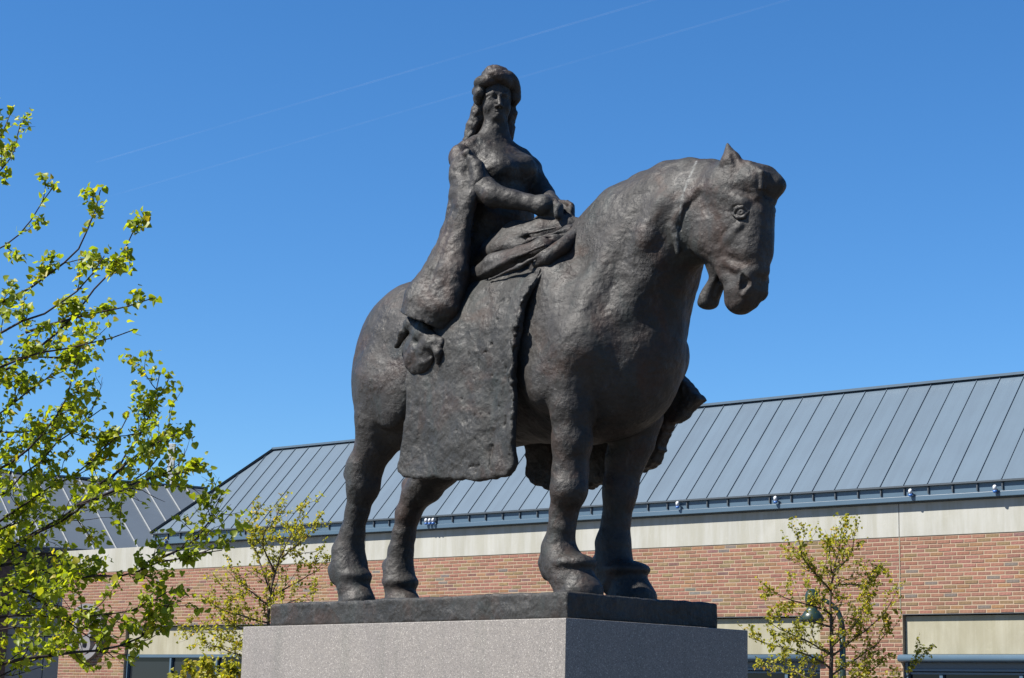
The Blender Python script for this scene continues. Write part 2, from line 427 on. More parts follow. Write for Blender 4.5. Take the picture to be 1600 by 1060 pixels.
def hanging(name, P, side, lat, th, seed, fold, mat, parent, rough=.02, flare=.03):
    P = np.array(P); h = .010
    v = Vol((P[:, 0].min()-.08, min(side*.12, side*(lat+.2)), P[:, 1].min()-.08), (P[:, 0].max()+.08, max(side*.12, side*(lat+.2)), P[:, 1].max()+.05), h)
    X, Y, Z = v.ax[0][:, None, None], v.ax[1][None, :, None], v.ax[2][None, None, :]
    zz = np.clip((Z-1.80)/.72, 0, .97)
    ys = lat*np.sqrt(1-zz**2)+flare*np.clip(1.8-Z, 0, 2)+fold*np.sin(X*9+Z*1.3+seed)*np.clip((2.0-Z)/.8, 0, 1)
    ys = ys+.014*lattice(X+5, Z+5, .23, seed)+.006*lattice(X+5, Z*.4+5, .06, seed+1)-.016*np.clip(lattice(X*1.3+3, Z+1, .042, seed+9)-.72, 0, 1)*np.clip((X-.1)*3, 0, 1)*4
    d1 = np.abs(side*Y-ys)-th/2
    d2 = poly_sdf(X, Z, P)+rough*lattice(X+5, Z+5, .09, seed+2)*.6+rough*.5*lattice(X+5, Z+5, .035, seed+3)
    k = .02; hh = np.maximum(k-np.abs(d1-d2), 0)/k
    v.a = (np.maximum(d1, d2)+hh*hh*k*.25).astype(np.float32)
    v.noise(.0022, .03, seed+7)
    V, Fq = v.mesh(); return mesh_np(name, V, Fq, mat, parent)
near_poly = [(-.22, 1.74), (-.20, 1.48), (-.265, 1.10), (-.255, 1.04), (-.19, 1.0), (-.02, .975), (.18, .965), (.38, .935), (.63, .915), (.87, .93), (.915, .99),
             (.91, 1.35), (.895, 1.60), (.90, 1.75), (.91, 1.98), (.95, 2.16), (1.02, 2.30), (.95, 2.44), (.3, 2.46), (-.1, 2.40), (-.24, 2.15), (-.24, 1.9)]
cloth = hanging('saddle_cloth', near_poly, -1, .545, .055, 3, .006, MAT_BR2, statue, .012)
# lumpy seam along the front edge of the cloth and small pits and scratches in its face
sv = Vol((.76, -.72, .95), (1.12, -.2, 2.5), .009)
rs = random.Random(5); pr = None
for i in range(34):
    t = i/33; z = 1.30+t*1.06
    x = np.interp(z, [1.0, 1.35, 1.6, 1.75, 1.98, 2.16, 2.36], [.905, .90, .88, .892, .90, .94, 1.0])+rs.uniform(-.012, .012)
    y = -.565*math.sqrt(1-min(max((z-1.8)/.72, 0), .97)**2)-.012
    r = (.016 if 1.4 < z < 1.95 else .010)*rs.uniform(.7, 1.2)
    p = np.array((x, y, z))
    if pr is not None: sv.cone(pr[0], p, pr[1], r, .008)
    pr = (p, r)
sv.noise(.012, .06, 4); sv.noise(.007, .022, 6)
V, Fq = sv.mesh(); mesh_np('cloth_edge_seam', V, Fq, MAT_BR2, cloth)
far_poly = [(-.24, 2.1), (-.22, 1.35), (-.19, 1.13), (-.09, 1.03), (.18, .985), (.45, .99), (.80, 1.06), (1.05, 1.12), (1.13, 1.20), (1.17, 1.33), (1.26, 1.38),
            (1.38, 1.45), (1.44, 1.52), (1.36, 1.64), (1.15, 1.82), (.95, 2.05), (.8, 2.3), (.1, 2.35)]

# ------------------------------------------------------------------ the rider
HC = hp(775, 152, 0.0)
FD, RD = np.array((.86, -.51, 0)), np.array((-.51, -.86, 0))
def hd(r, f, u): return HC+RD*r+FD*f+np.array((0, 0, u))
HR = np.array([RD, FD, (0, 0, 1)])
def build_rider():
    v = Vol((-.55, -.62, 2.25), (1.15, .62, 4.12), .0065 if not globals().get('DRAFT') else .010)
    P = lambda x, y, lat, r: (hp(x, y, lat), rp(r, hp(x, y, lat)))
    # seat, waist, chest
    hip, wst, ch = hp(762, 405, 0), hp(784, 335, .02), hp(780, 268, 0)
    v.cone(hip, wst, .25, .20, .08, sc=(.9, 1.15, 1))
    v.cone(wst, ch, .20, .19, .08, sc=(.85, 1.22, 1))
    v.chain([P(718, 246, -.26, 17), P(768, 244, 0, 22), P(826, 262, .25, 17)], .08)      # shoulders
    v.cone(hp(770, 238, 0), hp(777, 260, 0), .12, .13, .08, sc=(.8, 1.3, 1))
    for x, lat in ((786, -.10), (820, .10)):                                             # breasts
        c = hp(x, 263, lat)+np.array((.0, 0, 0)); v.ell(c-np.array((.02, 0, 0)), (.10, .105, .09), .10)
    v.cone(hp(733, 236, -.17), hp(769, 228, 0), .085, .095, .06); v.cone(hp(769, 228, 0), hp(810, 248, .17), .095, .085, .06)
    v.chain([(hp(771, 224, 0), .098), (hp(774, 206, 0), .082), (hp(775, 180, -.0), .08)], .06)   # neck
    # far arm
    v.chain([P(828, 266, .26, 18), P(851, 306, .27, 15), P(872, 326, .12, 12)], .04)
    # near arm
    v.chain([P(722, 252, -.27, 19), P(757, 297, -.33, 20), P(772, 306, -.33, 18), P(828, 318, -.22, 13.5)], .04)
    # near hand: palm, four curled fingers, thumb
    wr, pm = hp(830, 318, -.215), hp(848, 322, -.17)
    v.cone(wr, pm, .058, .070, .03); v.ell(hp(848, 321, -.17), (.085, .07, .070), .03)
    for i in range(4):
        a = hp(856, 313+i*6, -.15); b = hp(867, 317+i*5.5, -.13); c = hp(874, 323+i*4.5, -.14); d = hp(870, 329+i*3.5, -.18)
        v.chain([(a, .026), (b, .022), (c, .018), (d, .015)], .012)
    v.chain([(hp(842, 311, -.17), .024), (hp(856, 308, -.12), .021), (hp(868, 313, -.1), .017)], .012)
    # far hand closed on the rein
    v.cone(hp(872, 327, .10), hp(884, 331, .02), .05, .055, .03)
    for i in range(4):
        a = hp(884, 321+i*5, .04); b = hp(893, 323+i*5, -.01); c = hp(892, 327+i*5, -.05); d = hp(884, 328+i*5, -.05)
        v.chain([(a, .02), (b, .018), (c, .016), (d, .014)], .012)
    v.chain([(hp(874, 318, .05), .022), (hp(886, 317, 0), .018), (hp(893, 320, -.03), .015)], .01)
    # lap: thigh and folds of the gown
    v.chain([P(776, 391, -.14, 20), P(806, 371, -.16, 24), P(850, 363, -.13, 22), P(886, 356, -.07, 17), P(922, 349, .0, 10)], .03)
    v.ell(hp(830, 400, 0), (.42, .34, .17), .06)
    v.ell(hp(862, 348, .02), (.14, .12, .07), .05)
    v.chain([P(740, 434, -.34, 14), P(775, 416, -.37, 20), P(815, 404, -.37, 20), P(850, 388, -.32, 17), P(890, 364, -.18, 11), P(918, 350, -.02, 5)], .025)
    v.chain([P(838, 414, -.42, 5), P(856, 404, -.41, 9), P(880, 385, -.35, 11), P(902, 365, -.22, 8), P(918, 351, -.06, 4)], .02)
    for a, b, c in (((772, 398, -.32), (815, 386, -.37), (860, 372, -.32)), ((800, 386, -.3), (840, 377, -.33), (885, 362, -.24))):
        v.chain([(hp(*q), .010) for q in (a, b, c)], .02, '-')
    for k_, (a, b, c) in enumerate((((776, 384, -.27), (820, 366, -.29), (868, 356, -.22)), ((784, 394, -.30), (826, 377, -.31), (880, 361, -.2)), ((750, 430, -.44), (800, 404, -.47), (850, 384, -.42)), ((765, 437, -.45), (812, 416, -.48), (846, 397, -.44)))):
        v.chain([(hp(*a), .006), (hp(*b), .013), (hp(*c), .007)], .03)
    # head
    v.ell(HC, (.112, .135, .15), .03, R=HR)
    v.ell(hd(0, .026, -.098), (.093, .098, .108), .03, R=HR)
    v.ell(hd(0, .084, -.184), (.044, .036, .030), .035, R=HR)
    for s in (-1, 1):
        v.ell(hd(s*.054, .070, -.095), (.036, .044, .046), .03, R=HR)
        v.ell(hd(s*.046, .134, -.040), (.036, .032, .022), .010, '-', R=HR)
        v.chain([(hd(s*.012, .122, -.015), .011), (hd(s*.045, .119, -.008), .013), (hd(s*.080, .088, -.020), .011)], .010)
        v.ell(hd(s*.045, .096, -.042), (.025, .025, .021), .003, R=HR)
        v.chain([(hd(s*.020, .110, -.044), .006), (hd(s*.045, .121, -.025), .009), (hd(s*.072, .100, -.042), .006)], .004)
        v.chain([(hd(s*.020, .110, -.046), .006), (hd(s*.045, .116, -.061), .007), (hd(s*.072, .100, -.045), .006)], .004)
        v.ell(hd(s*.020, .138, -.112), (.013, .015, .012), .006, R=HR)
    v.chain([(hd(0, .118, -.015), .012), (hd(0, .140, -.070), .013), (hd(0, .164, -.108), .017)], .010)
    v.ell(hd(0, .082, -.148), (.046, .040, .045), .025, R=HR)
    v.chain([(hd(-.030, .106, -.151), .005), (hd(-.009, .120, -.144), .008), (hd(.009, .120, -.144), .008), (hd(.030, .106, -.151), .005)], .006)
    v.chain([(hd(-.025, .106, -.156), .005), (hd(0, .118, -.162), .010), (hd(.025, .106, -.156), .005)], .006)
    v.chain([(hd(-.030, .116, -.1535), .003), (hd(0, .131, -.1525), .003), (hd(.030, .116, -.1535), .003)], .003, '-')
    v.a[:, :, :3] = .2
    zz = v.ax[2][None, None, :]
    body = np.clip((HC[2]-.22-zz)/.08, 0, 1)
    v.noise(.006, .11, 21, body); v.noise(.004, .045, 22, body); v.noise(.0012, .022, 23)
    V, Fq = v.mesh(); return mesh_np('rider', V, Fq, MAT_BR3, statue)
rider = build_rider()
skirt = hanging('gown_skirt', far_poly, 1, .60, .10, 11, .035, MAT_BR3, rider, .022, .02)

# hanging sleeve on the near side
v = Vol((-1.1, -.85, 1.85), (.45, -.1, 3.55), .009)
P = lambda x, y, lat, r: (hp(x, y, lat), rp(r, hp(x, y, lat)))
v.chain([P(720, 243, -.28, 17), P(725, 275, -.33, 21), P(725, 305, -.35, 20), P(717, 335, -.36, 17), P(709, 367, -.38, 20), P(702, 405, -.42, 27), P(692, 440, -.46, 36), P(676, 475, -.50, 43), P(668, 510, -.52, 47)], .06)
v.chain([P(748, 281, -.38, 7), P(740, 306, -.41, 6), P(730, 337, -.43, 6), P(722, 375, -.46, 8), P(718, 420, -.50, 10), P(712, 455, -.53, 11), P(706, 480, -.55, 12)], .03)
v.chain([(hp(752, 318, -.36), .03), (hp(744, 345, -.40), .05), (hp(742, 400, -.46), .06), (hp(738, 450, -.52), .05)], .02, '-')
v.chain([P(734, 290, -.37, 14), P(727, 320, -.40, 12), P(719, 350, -.42, 13), P(713, 390, -.45, 18), P(704, 435, -.50, 24), P(692, 480, -.54, 30)], .08)
v.chain([P(733, 243, -.33, 8), P(746, 262, -.37, 10), P(750, 282, -.38, 8)], .05)            # puffed top edge
for a, b, r in (((705, 330, -.50), (668, 440, -.66), .016), ((716, 350, -.52), (694, 480, -.72), .018)):
    v.cone(hp(*a), hp(*b), r*.6, r, .05, '-')
for i in range(7):                                                                           # dabs of clay on the shoulder
    rr = random.Random(40+i); v.ell(hp(714+rr.uniform(-2, 26), 240+rr.uniform(-2, 24), -.385), (.032, .022, .026), .02)
p1, p2 = hp(628, 480, -.52), hp(706, 519, -.52)
X, Z = v.ax[0][:, None, None], v.ax[2][None, None, :]
sl = (p2[2]-p1[2])/(p2[0]-p1[0]); pd = ((p1[2]+sl*(X-p1[0]))-Z)/math.sqrt(1+sl*sl)
v.a = np.maximum(v.a, pd+0*v.a).astype(np.float32)
v.chain([P(690, 460, -.50, 14), P(676, 490, -.53, 28), P(664, 530, -.55, 36)], .01, '-')     # hollow of the sleeve
v.noise(.005, .12, 31); v.noise(.0045, .045, 32); v.noise(.002, .02, 33)
V, Fq = v.mesh(); mesh_np('hanging_sleeve', V, Fq, MAT_BR3, rider)
# rolled lining that hangs out under the sleeve
c = hp(656, 549, -.575)
v = Vol(c-(.45, .3, .4), c+(.45, .3, .4), .008)
v.ell(c, (.170, .055, .165), .02); v.ell(c+(.05, -.07, .075), (.075, .05, .05), .02, '-')
v.chain([(hp(620, 541, -.545), .020), (hp(630, 521, -.555), .024), (hp(645, 503, -.57), .028), (hp(664, 510, -.59), .026)], .06)
v.chain([(hp(650, 524, -.60), .014), (hp(668, 535, -.615), .018), (hp(685, 551, -.605), .022), (hp(684, 566, -.59), .018)], .05)
v.chain([(hp(638, 505, -.57), .03), (hp(660, 520, -.585), .03), (hp(690, 535, -.58), .03)], .05)
v.noise(.006, .05, 41); v.noise(.004, .022, 42)
V, Fq = v.mesh(); mesh_np('rolled_lining', V, Fq, MAT_BR3, rider)
# hair
v = Vol(HC-(.45, .45, .5), HC+(.45, .45, .36), .0075)
v.chain([(hd(.105, -.03, .02), .045), (hd(.118, -.06, -.10), .045), (hd(.140, -.085, -.20), .048), (hd(.178, -.10, -.31), .042)], .03)
v.chain([(hd(-.112, -.03, .02), .05), (hd(-.112, -.06, -.10), .05), (hd(-.108, -.08, -.22), .048), (hd(-.092, -.09, -.33), .042)], .03)
v.chain([(hd(0, -.09, .04), .10), (hd(.01, -.12, -.12), .10), (hd(.02, -.14, -.28), .09)], .05)
v.ell(hd(0, -.02, .160), (.108, .115, .082), .03, R=HR)
v.noise(.005, .045, 51); v.noise(.005, .018, 52)
V, Fq = v.mesh(); mesh_np('hair', V, Fq, MAT_BR3, rider)
# twisted headdress
v = Vol(HC-(.35, .35, .2), HC+(.35, .35, .35), .0075)
for ph in (0, math.pi):                      # two strands rolled around each other
    ring = []
    for i in range(49):
        a = i/48*2*math.pi; tw = 3*a+ph
        q = .020*math.sin(tw)
        u_ = .088+.028*math.sin(a)-.028*abs(math.cos(a))**3+.022*math.cos(tw)
        ring.append((hd((.118+q)*math.cos(a), (.122+q)*math.sin(a)-.005, u_), .036))
    v.chain(ring, .02)
v.ell(hd(.128, .035, .005), (.042, .055, .045), .02, R=HR); v.ell(hd(.125, -.01, -.02), (.04, .05, .05), .02, R=HR)
v.chain([(hd(-.128, .02, .07), .045), (hd(-.135, .01, .0), .042), (hd(-.128, -.02, -.04), .03)], .02)
v.noise(.003, .06, 61); v.noise(.0018, .02, 62)
V, Fq = v.mesh(); mesh_np('headdress', V, Fq, MAT_BR3, rider)

# bronze plate under the hooves
v = Vol((-PED_L/2, -PED_W/2, -.04), (PED_L/2, PED_W/2, .24), .012)
v.box((0, 0, ZT/2-.02), (PED_L/2-.135, PED_W/2-.135, ZT/2+.02), 0, rd=.018)
v.noise(.008, .30, 71); v.noise(.004, .08, 72); v.noise(.003, .03, 73)
v.a[:, :, :int((.002-v.lo[2])/v.h)+1] = .2
V, Fq = v.mesh(); mesh_np('base_plate', V, Fq, MAT_BR2, statue)
# ------------------------------------------------------------------ ground, pedestal
def plain(name, col, rough=.6, spec=.3, metal=0, var=.12, vscale=6, bumps=None, vstr=1, vary=0):
    m, nt, b = mat_new(name)
    co = nt.nodes.new('ShaderNodeTexCoord').outputs['Object']
    d = tuple(c*(1-var) for c in col); l = tuple(c*(1+var) for c in col)
    nt.links.new(ramp(nt, noise(nt, co if vstr == 1 else mapped(nt, co, (1, 1, vstr)), vscale, 5, .6), [(.3, d), (.7, l)]), b.inputs['Base Color'])
    b.inputs['Roughness'].default_value = rough; b.inputs['Specular IOR Level'].default_value = spec; b.inputs['Metallic'].default_value = metal
    if vary:                                 # each sheet a little different
        oi = nt.nodes.new('ShaderNodeObjectInfo'); c0 = b.inputs['Base Color'].links[0].from_socket
        k = ramp(nt, oi.outputs['Random'], [(0, (1-vary,)*3), (1, (1+vary,)*3)])
        st = ramp(nt, noise(nt, mapped(nt, co, (5, .35, .35)), 1.3, 5, .65), [(.35, (.90, .90, .91)), (.6, (1, 1, 1))])
        nt.links.new(mix(nt, 1.0, mix(nt, 1.0, c0, k, 'MULTIPLY'), st, 'MULTIPLY'), b.inputs['Base Color'])
        bump(nt, b, noise(nt, mapped(nt, co, (1, .4, .4)), .9, 2), .12, .06)
    if bumps: bump(nt, b, noise(nt, co, bumps[0], 4, .6), bumps[1], bumps[2])
    return m
def granite():
    m, nt, b = mat_new('granite')
    co = nt.nodes.new('ShaderNodeTexCoord').outputs['Object']
    v = N(nt, 'ShaderNodeTexVoronoi', Scale=210); v.feature = 'F1'; nt.links.new(co, v.inputs['Vector'])
    r = N(nt, 'ShaderNodeSeparateColor'); nt.links.new(v.outputs['Color'], r.inputs[0])
    c = ramp(nt, r.outputs[0], [(0, (.11, .10, .096)), (.14, (.13, .122, .117)), (.2, (.152, .140, .131)), (.55, (.174, .160, .149)), (.8, (.193, .178, .165)), (.93, (.22, .203, .189)), (.98, (.33, .31, .29))])
    c2 = ramp(nt, noise(nt, co, 60, 3, .7), [(.3, (.88, .88, .88)), (.7, (1.08, 1.07, 1.07))])
    c3 = ramp(nt, noise(nt, co, 1.3, 4, .6), [(.3, (.92, .92, .93)), (.7, (1.05, 1.05, 1.03))])
    run_ = ramp(nt, noise(nt, mapped(nt, co, (7, 7, .25)), 1.0, 5, .65), [(.50, (1, 1, 1)), (.72, (.86, .88, .87))])   # run-off below the bronze
    c3 = mix(nt, 1.0, c3, run_, 'MULTIPLY')
    nt.links.new(mix(nt, 1.0, mix(nt, 1.0, c, c2, 'MULTIPLY'), c3, 'MULTIPLY'), b.inputs['Base Color'])
    b.inputs['Roughness'].default_value = .62; b.inputs['Specular IOR Level'].default_value = .35
    bump(nt, b, noise(nt, co, 120, 2), .15, .004)
    return m
MAT_GRAN = granite()
def box_mesh(name, lo, hi, mat, parent=None, bevel=0, seg=2):
    bm = bmesh.new(); bmesh.ops.create_cube(bm, size=1)
    for p in bm.verts:
        p.co = Vector([lo[i]+(hi[i]-lo[i])*(p.co[i]+.5) for i in range(3)])
    if bevel: bmesh.ops.bevel(bm, geom=bm.edges[:], offset=bevel, segments=seg, affect='EDGES', profile=.6)
    me = bpy.data.meshes.new(name); bm.to_mesh(me); bm.free(); me.materials.append(mat)
    o = bpy.data.objects.new(name, me); COL.objects.link(o)
    if parent: o.parent = parent
    return o
def cobble():
    m, nt, b = mat_new('paving')
    co = nt.nodes.new('ShaderNodeTexCoord').outputs['Object']
    br = N(nt, 'ShaderNodeTexBrick', Scale=2.2); nt.links.new(co, br.inputs['Vector'])
    br.inputs['Color1'].default_value = (.085, .07, .052, 1); br.inputs['Color2'].default_value = (.11, .09, .068, 1); br.inputs['Mortar'].default_value = (.05, .05, .05, 1)
    br.inputs['Mortar Size'].default_value = .012
    nt.links.new(mix(nt, 1.0, br.outputs[0], ramp(nt, noise(nt, co, .6, 5), [(.3, (.8, .8, .8)), (.7, (1.1, 1.1, 1.1))]), 'MULTIPLY'), b.inputs['Base Color'])
    b.inputs['Roughness'].default_value = .8
    return m
tag(mesh_np('ground', [(-900, -900, 0), (900, -900, 0), (900, 900, 0), (-900, 900, 0)], [(0, 1, 2, 3)], cobble(), None, False), kind='structure')
ped = box_mesh('granite_pedestal', (-PED_L/2, -PED_W/2, -float(PC[2])+.004), (PED_L/2, PED_W/2, 0), MAT_GRAN, None, .006)
ped.location = tuple(PC); ped.rotation_euler = (0, 0, math.atan2(HF[1], HF[0]))
tag(ped, 'large speckled grey granite block carrying the bronze rider', 'pedestal')
# ------------------------------------------------------------------ main building
WR = np.array([math.sin(YAW_W), -math.cos(YAW_W), 0]); WN = np.array([-math.cos(YAW_W), -math.sin(YAW_W), 0])
W0 = at(1500, 900, 31.0); W0[2] = 0
def wu(x, y, off=0.0):                       # pixel -> (u, z) on the wall plane
    p = onplane(x, y, W0+WN*off, WN); return float((p-W0)@WR), float(p[2])
RZ_W = math.atan2(WR[1], WR[0])              # local x = along the wall to the right, local -y = out of the wall
hall = empty('brick_hall', tuple(W0), RZ_W, 'long low brick hall with grey metal roof and pale concrete band behind the statue', 'building')
u_l = wu(97, 950)[0]; u_r = 14.0
z_bt = wu(1120, 852.5)[1]                    # top of the brickwork
z_ct = wu(1120, 804)[1]                      # top of the concrete band
z_ln = wu(1410, 960)[1]                      # top of the recessed panels
z_lb = wu(1500, 1022)[1]                     # bottom of the recessed panels
print('WALL', u_l, u_r, z_bt, z_ct, z_ln, z_lb, 'eave corner', wu(240, 838), wu(233, 838))
def brick_mat():
    m, nt, b = mat_new('brick')
    a = N(nt, 'ShaderNodeAttribute', attribute_name='bc')
    co = nt.nodes.new('ShaderNodeTexCoord').outputs['Object']
    c = mix(nt, 1.0, a.outputs['Color'], ramp(nt, noise(nt, co, 22, 4, .65), [(.3, (.72, .72, .72)), (.7, (1.15, 1.15, 1.15))]), 'MULTIPLY')
    gp = nt.nodes.new('ShaderNodeNewGeometry').outputs['Position']
    c = mix(nt, 1.0, c, ramp(nt, noise(nt, mapped(nt, gp, (1, 1, .5)), .55, 5, .65), [(.32, (.84, .84, .85)), (.62, (1.05, 1.05, 1.05))]), 'MULTIPLY')   # weathering
    nt.links.new(c, b.inputs['Base Color']); b.inputs['Roughness'].default_value = .85; b.inputs['Specular IOR Level'].default_value = .2
    bump(nt, b, noise(nt, co, 60, 3), .4, .004); return m
MAT_BRICK = brick_mat()
MAT_MORTAR = plain('mortar', (.285, .218, .155), .9, .1, var=.10, vscale=3)
MAT_ZINC = plain('zinc', (.058, .088, .118), .42, .5, 0, .06, 1.2, vary=.05)
MAT_SEAM = plain('zinc_seam', (.04, .05, .06), .5, .4, 0, .05, 3)
MAT_FASC = plain('fascia_metal', (.05, .085, .12), .4, .5, 0, .06, 1.5)
MAT_NAVY = plain('navy_frame', (.045, .065, .095), .35, .5, 0, .05, 3)
def concrete(name, c0, c1):
    m, nt, b = mat_new(name)
    co = nt.nodes.new('ShaderNodeTexCoord').outputs['Object']
    a = ramp(nt, noise(nt, mapped(nt, co, (1, 1, .6)), 1.1, 7, .62, .7), [(.3, c0), (.7, c1)])
    s = ramp(nt, noise(nt, mapped(nt, co, (5, 1, .5)), 1.0, 6, .66), [(.40, (.86, .85, .80)), (.60, (1, 1, 1))])
    d = ramp(nt, noise(nt, co, 9, 5, .7, 1), [(.60, (1, 1, 1)), (.72, (1.10, 1.10, 1.10))])
    nt.links.new(mix(nt, 1.0, mix(nt, 1.0, a, s, 'MULTIPLY'), d, 'MULTIPLY'), b.inputs['Base Color'])
    b.inputs['Roughness'].default_value = .85; b.inputs['Specular IOR Level'].default_value = .2
    bump(nt, b, noise(nt, co, 30, 4), .2, .004); return m
MAT_CONC = concrete('concrete_band', (.275, .272, .245), (.325, .322, .295))
MAT_CONC2 = concrete('concrete_panel', (.235, .220, .165), (.295, .28, .215))
def glass_mat():
    m, nt, b = mat_new('dark_glass')
    b.inputs['Base Color'].default_value = (.012, .015, .018, 1); b.inputs['Roughness'].default_value = .06
    b.inputs['Specular IOR Level'].default_value = .25
    co = nt.nodes.new('ShaderNodeTexCoord').outputs['Object']
    bump(nt, b, noise(nt, co, .8, 1), .03, .05); return m
MAT_GLASS = glass_mat()
# openings (bays with a recessed concrete panel over a window)
bays = [(wu(197, 979)[0], wu(640, 975)[0]), (wu(760, 970)[0], wu(1281, 962)[0]), (wu(1410, 960)[0], 8.0)]
print('BAYS', bays)
# mortar wall behind the bricks, in pieces around the openings
wall = empty('brick_wall'); wall.parent = hall
def wbox(name, u0, u1, y0, y1, z0, z1, mat, par, bev=0): return box_mesh(name, (u0, y0, z0), (u1, y1, z1), mat, par, bev)
segs = []; cur = u_l
for a, b in bays: segs.append((cur, a)); cur = b
segs.append((cur, u_r))
wbox('mortar_bed', u_l, u_r, .0, .5, z_ln, z_bt, MAT_MORTAR, wall)
for a, b in segs: wbox('mortar_bed', a, b, .0, .5, 0, z_ln, MAT_MORTAR, wall)
# bricks
COURSE = (z_bt-z_ln)/19; BL = COURSE*3.6; BH = COURSE*.757
rb = random.Random(8)
def bcol():
    t = rb.random()
    if t < .64: c = (.218, .106, .076)
    elif t < .83: c = (.225, .125, .070)
    elif t < .95: c = (.188, .132, .070)
    elif t < .97: c = (.165, .090, .078)
    else: c = (.15, .13, .115)
    k = rb.uniform(.78, 1.0); return tuple(x*k*rb.uniform(.95, 1.05) for x in c)
def brick_geo(L, col, me_name='brick'):
    d = .0; g = .003
    x0, x1, z0, z1 = .007, L-.007, 0, BH
    yv = -.0045
    v = [(x0, .004, z0), (x1, .004, z0), (x1, .004, z1), (x0, .004, z1), (x0+g, yv, z0+g), (x1-g, yv, z0+g), (x1-g, yv, z1-g), (x0+g, yv, z1-g)]
    f = [(4, 5, 6, 7), (0, 1, 5, 4), (1, 2, 6, 5), (2, 3, 7, 6), (3, 0, 4, 7)]
    return v, f
rows = []; nrow = int((z_bt-.05)/COURSE)
def spans(z):
    """stretches of wall with bricks at height z (bottom of the brick)"""
    return [(u_l, u_r)] if z > z_ln-.02 else segs
ang = []
for r in range(nrow):
    z = z_bt-(r+1)*COURSE+.006
    for a, b in spans(z):
        u = a-((r % 2)*BL/2+(r*37 % 5)*.012)
        while u < b-.02:
            s, e = max(u, a), min(u+BL, b)
            if e-s > .05: rows.append((s, e-s, z))
            u += BL
def px_of(u, z):
    p = W0+WR*u+UZ*z-CAM; d = p@FWD; return 800+F*(p@RT)/d, 530-F*(p@UP)/d, d
cand = []
for i, (u, L, z) in enumerate(rows):
    x, y, d = px_of(u+L/2, z+BH/2)
    if 20 < x < 1590 and y < 1055 and not (375 < x < 1172 and y > 925): cand.append((d-L*20, i))
cand.sort(); single = {i for _, i in cand[:300]}
vs, fs, cs = [], [], []
var = []
for k in range(26):                          # a few brick meshes shared by the single bricks
    v, f = brick_geo(BL, None); me = bpy.data.meshes.new('brick'); me.from_pydata(v, [], f); me.materials.append(MAT_BRICK)
    c = bcol(); a = me.color_attributes.new('bc', 'FLOAT_COLOR', 'POINT'); a.data.foreach_set('color', [q for _ in v for q in (*c, 1)]); var.append(me)
for i, (u, L, z) in enumerate(rows):
    dy = rb.uniform(-.003, .002)
    if i in single:
        o = bpy.data.objects.new('brick', rb.choice(var)); COL.objects.link(o); o.parent = wall
        o.location = (u, dy, z+rb.uniform(-.001, .001)); o.scale = (L/BL, 1, 1); o.rotation_euler = (0, rb.uniform(-.004, .004), 0)
    else:
        v, f = brick_geo(L, None); n = len(vs)
        vs += [(x+u, y+dy, q+z) for x, y, q in v]; fs += [tuple(n+j for j in g) for g in f]
        c = bcol(); cs += [q for _ in v for q in (*c, 1)]
o = mesh_np('bricks', np.array(vs), np.array(fs), MAT_BRICK, wall, False); o['kind'] = 'stuff'
a = o.data.color_attributes.new('bc', 'FLOAT_COLOR', 'POINT'); a.data.foreach_set('color', cs)
# soldier line of plain red brick above the openings is part of the courses; steel angle under it
for a, b in bays:
    wbox('steel_lintel', a, b, -.006, .05, z_ln-.012, z_ln-.002, MAT_SEAM, hall)
    wbox('concrete_panel', a+.015, b-.015, .075, .3, z_lb, z_ln-.03, MAT_CONC2, hall)
# concrete band in cast lengths
jt = [u_l, wu(571, 850)[0], wu(1405, 800)[0], u_r]
for a, b in zip(jt[:-1], jt[1:]): wbox('concrete_band', a+.006, b-.006, -.012, .4, z_bt+.006, z_ct, MAT_CONC, hall, .006)
wbox('joint_filler', u_l+.01, u_r-.01, .01, .3, z_bt, z_ct-.01, MAT_MORTAR, hall)
wbox('movement_joint', jt[2]-.006, jt[2]+.006, -.013, .01, z_ln+.002, z_bt, MAT_CONC2, hall)
# windows under the panels
def window(a, b, z1, muls, style):
    w = empty('window'); w.parent = hall
    z0 = max(.9, z1-2.6)
    if style == 'roll':                      # shutter box with a rounded nose
        bm = []; vv = []; ff = []
        prof = [(.16, z1+.0), (-.05, z1-.01), (-.10, z1-.03), (-.125, z1-.075), (-.10, z1-.12), (-.04, z1-.135), (.16, z1-.135)]
        for u in (a-.04, b+.04): vv += [(u, y, z) for y, z in prof]
        n = len(prof); ff = [(i, i+1, n+i+1, n+i) for i in range(n-1)]+[tuple(range(n))[::-1], tuple(range(n, 2*n)), (n-1, 0, n, 2*n-1)]
        o = mesh_np('shutter_box', vv, ff, MAT_FASC, w, True)
        zt = z1-.136
        wbox('head_board', a+.03, b-.03, .10, .16, zt-.10, zt, MAT_NAVY, w)
        for k, zz in enumerate((zt-.115, zt-.165)): wbox('frame_rail', a+.02+.06*k, b-.02, .04+.05*k, .14+.03*k, zz-.025, zz+.012, MAT_FASC, w, .004)
        wbox('frame_stile', a+.0, a+.06, .05, .2, z0, zt, MAT_FASC, w, .004)
        top = zt-.19
    else:
        wbox('frame_rail', a+.01, b-.01, .06, .16, z1-.07, z1-.004, MAT_FASC, w, .004); top = z1-.07
        wbox('frame_stile', a+.01, a+.06, .06, .16, z0, z1-.07, MAT_FASC, w, .004)
    us = [a+.05]+muls+[b-.05]
    for u in muls: wbox('mullion', u-.03, u+.03, .07, .17, z0, top, MAT_FASC, w, .004)
    for p, q in zip(us[:-1], us[1:]): wbox('pane', p+.03, q-.03, .13, .14, z0, top, MAT_GLASS, w)
    wbox('sill', a, b, -.03, .2, z0-.06, z0, MAT_FASC, w)
    wbox('apron', a, b, .1, .3, .0, z0-.06, MAT_CONC2, w)
def muls(a, b, pxs, y): return [wu(x, y)[0] for x in pxs]
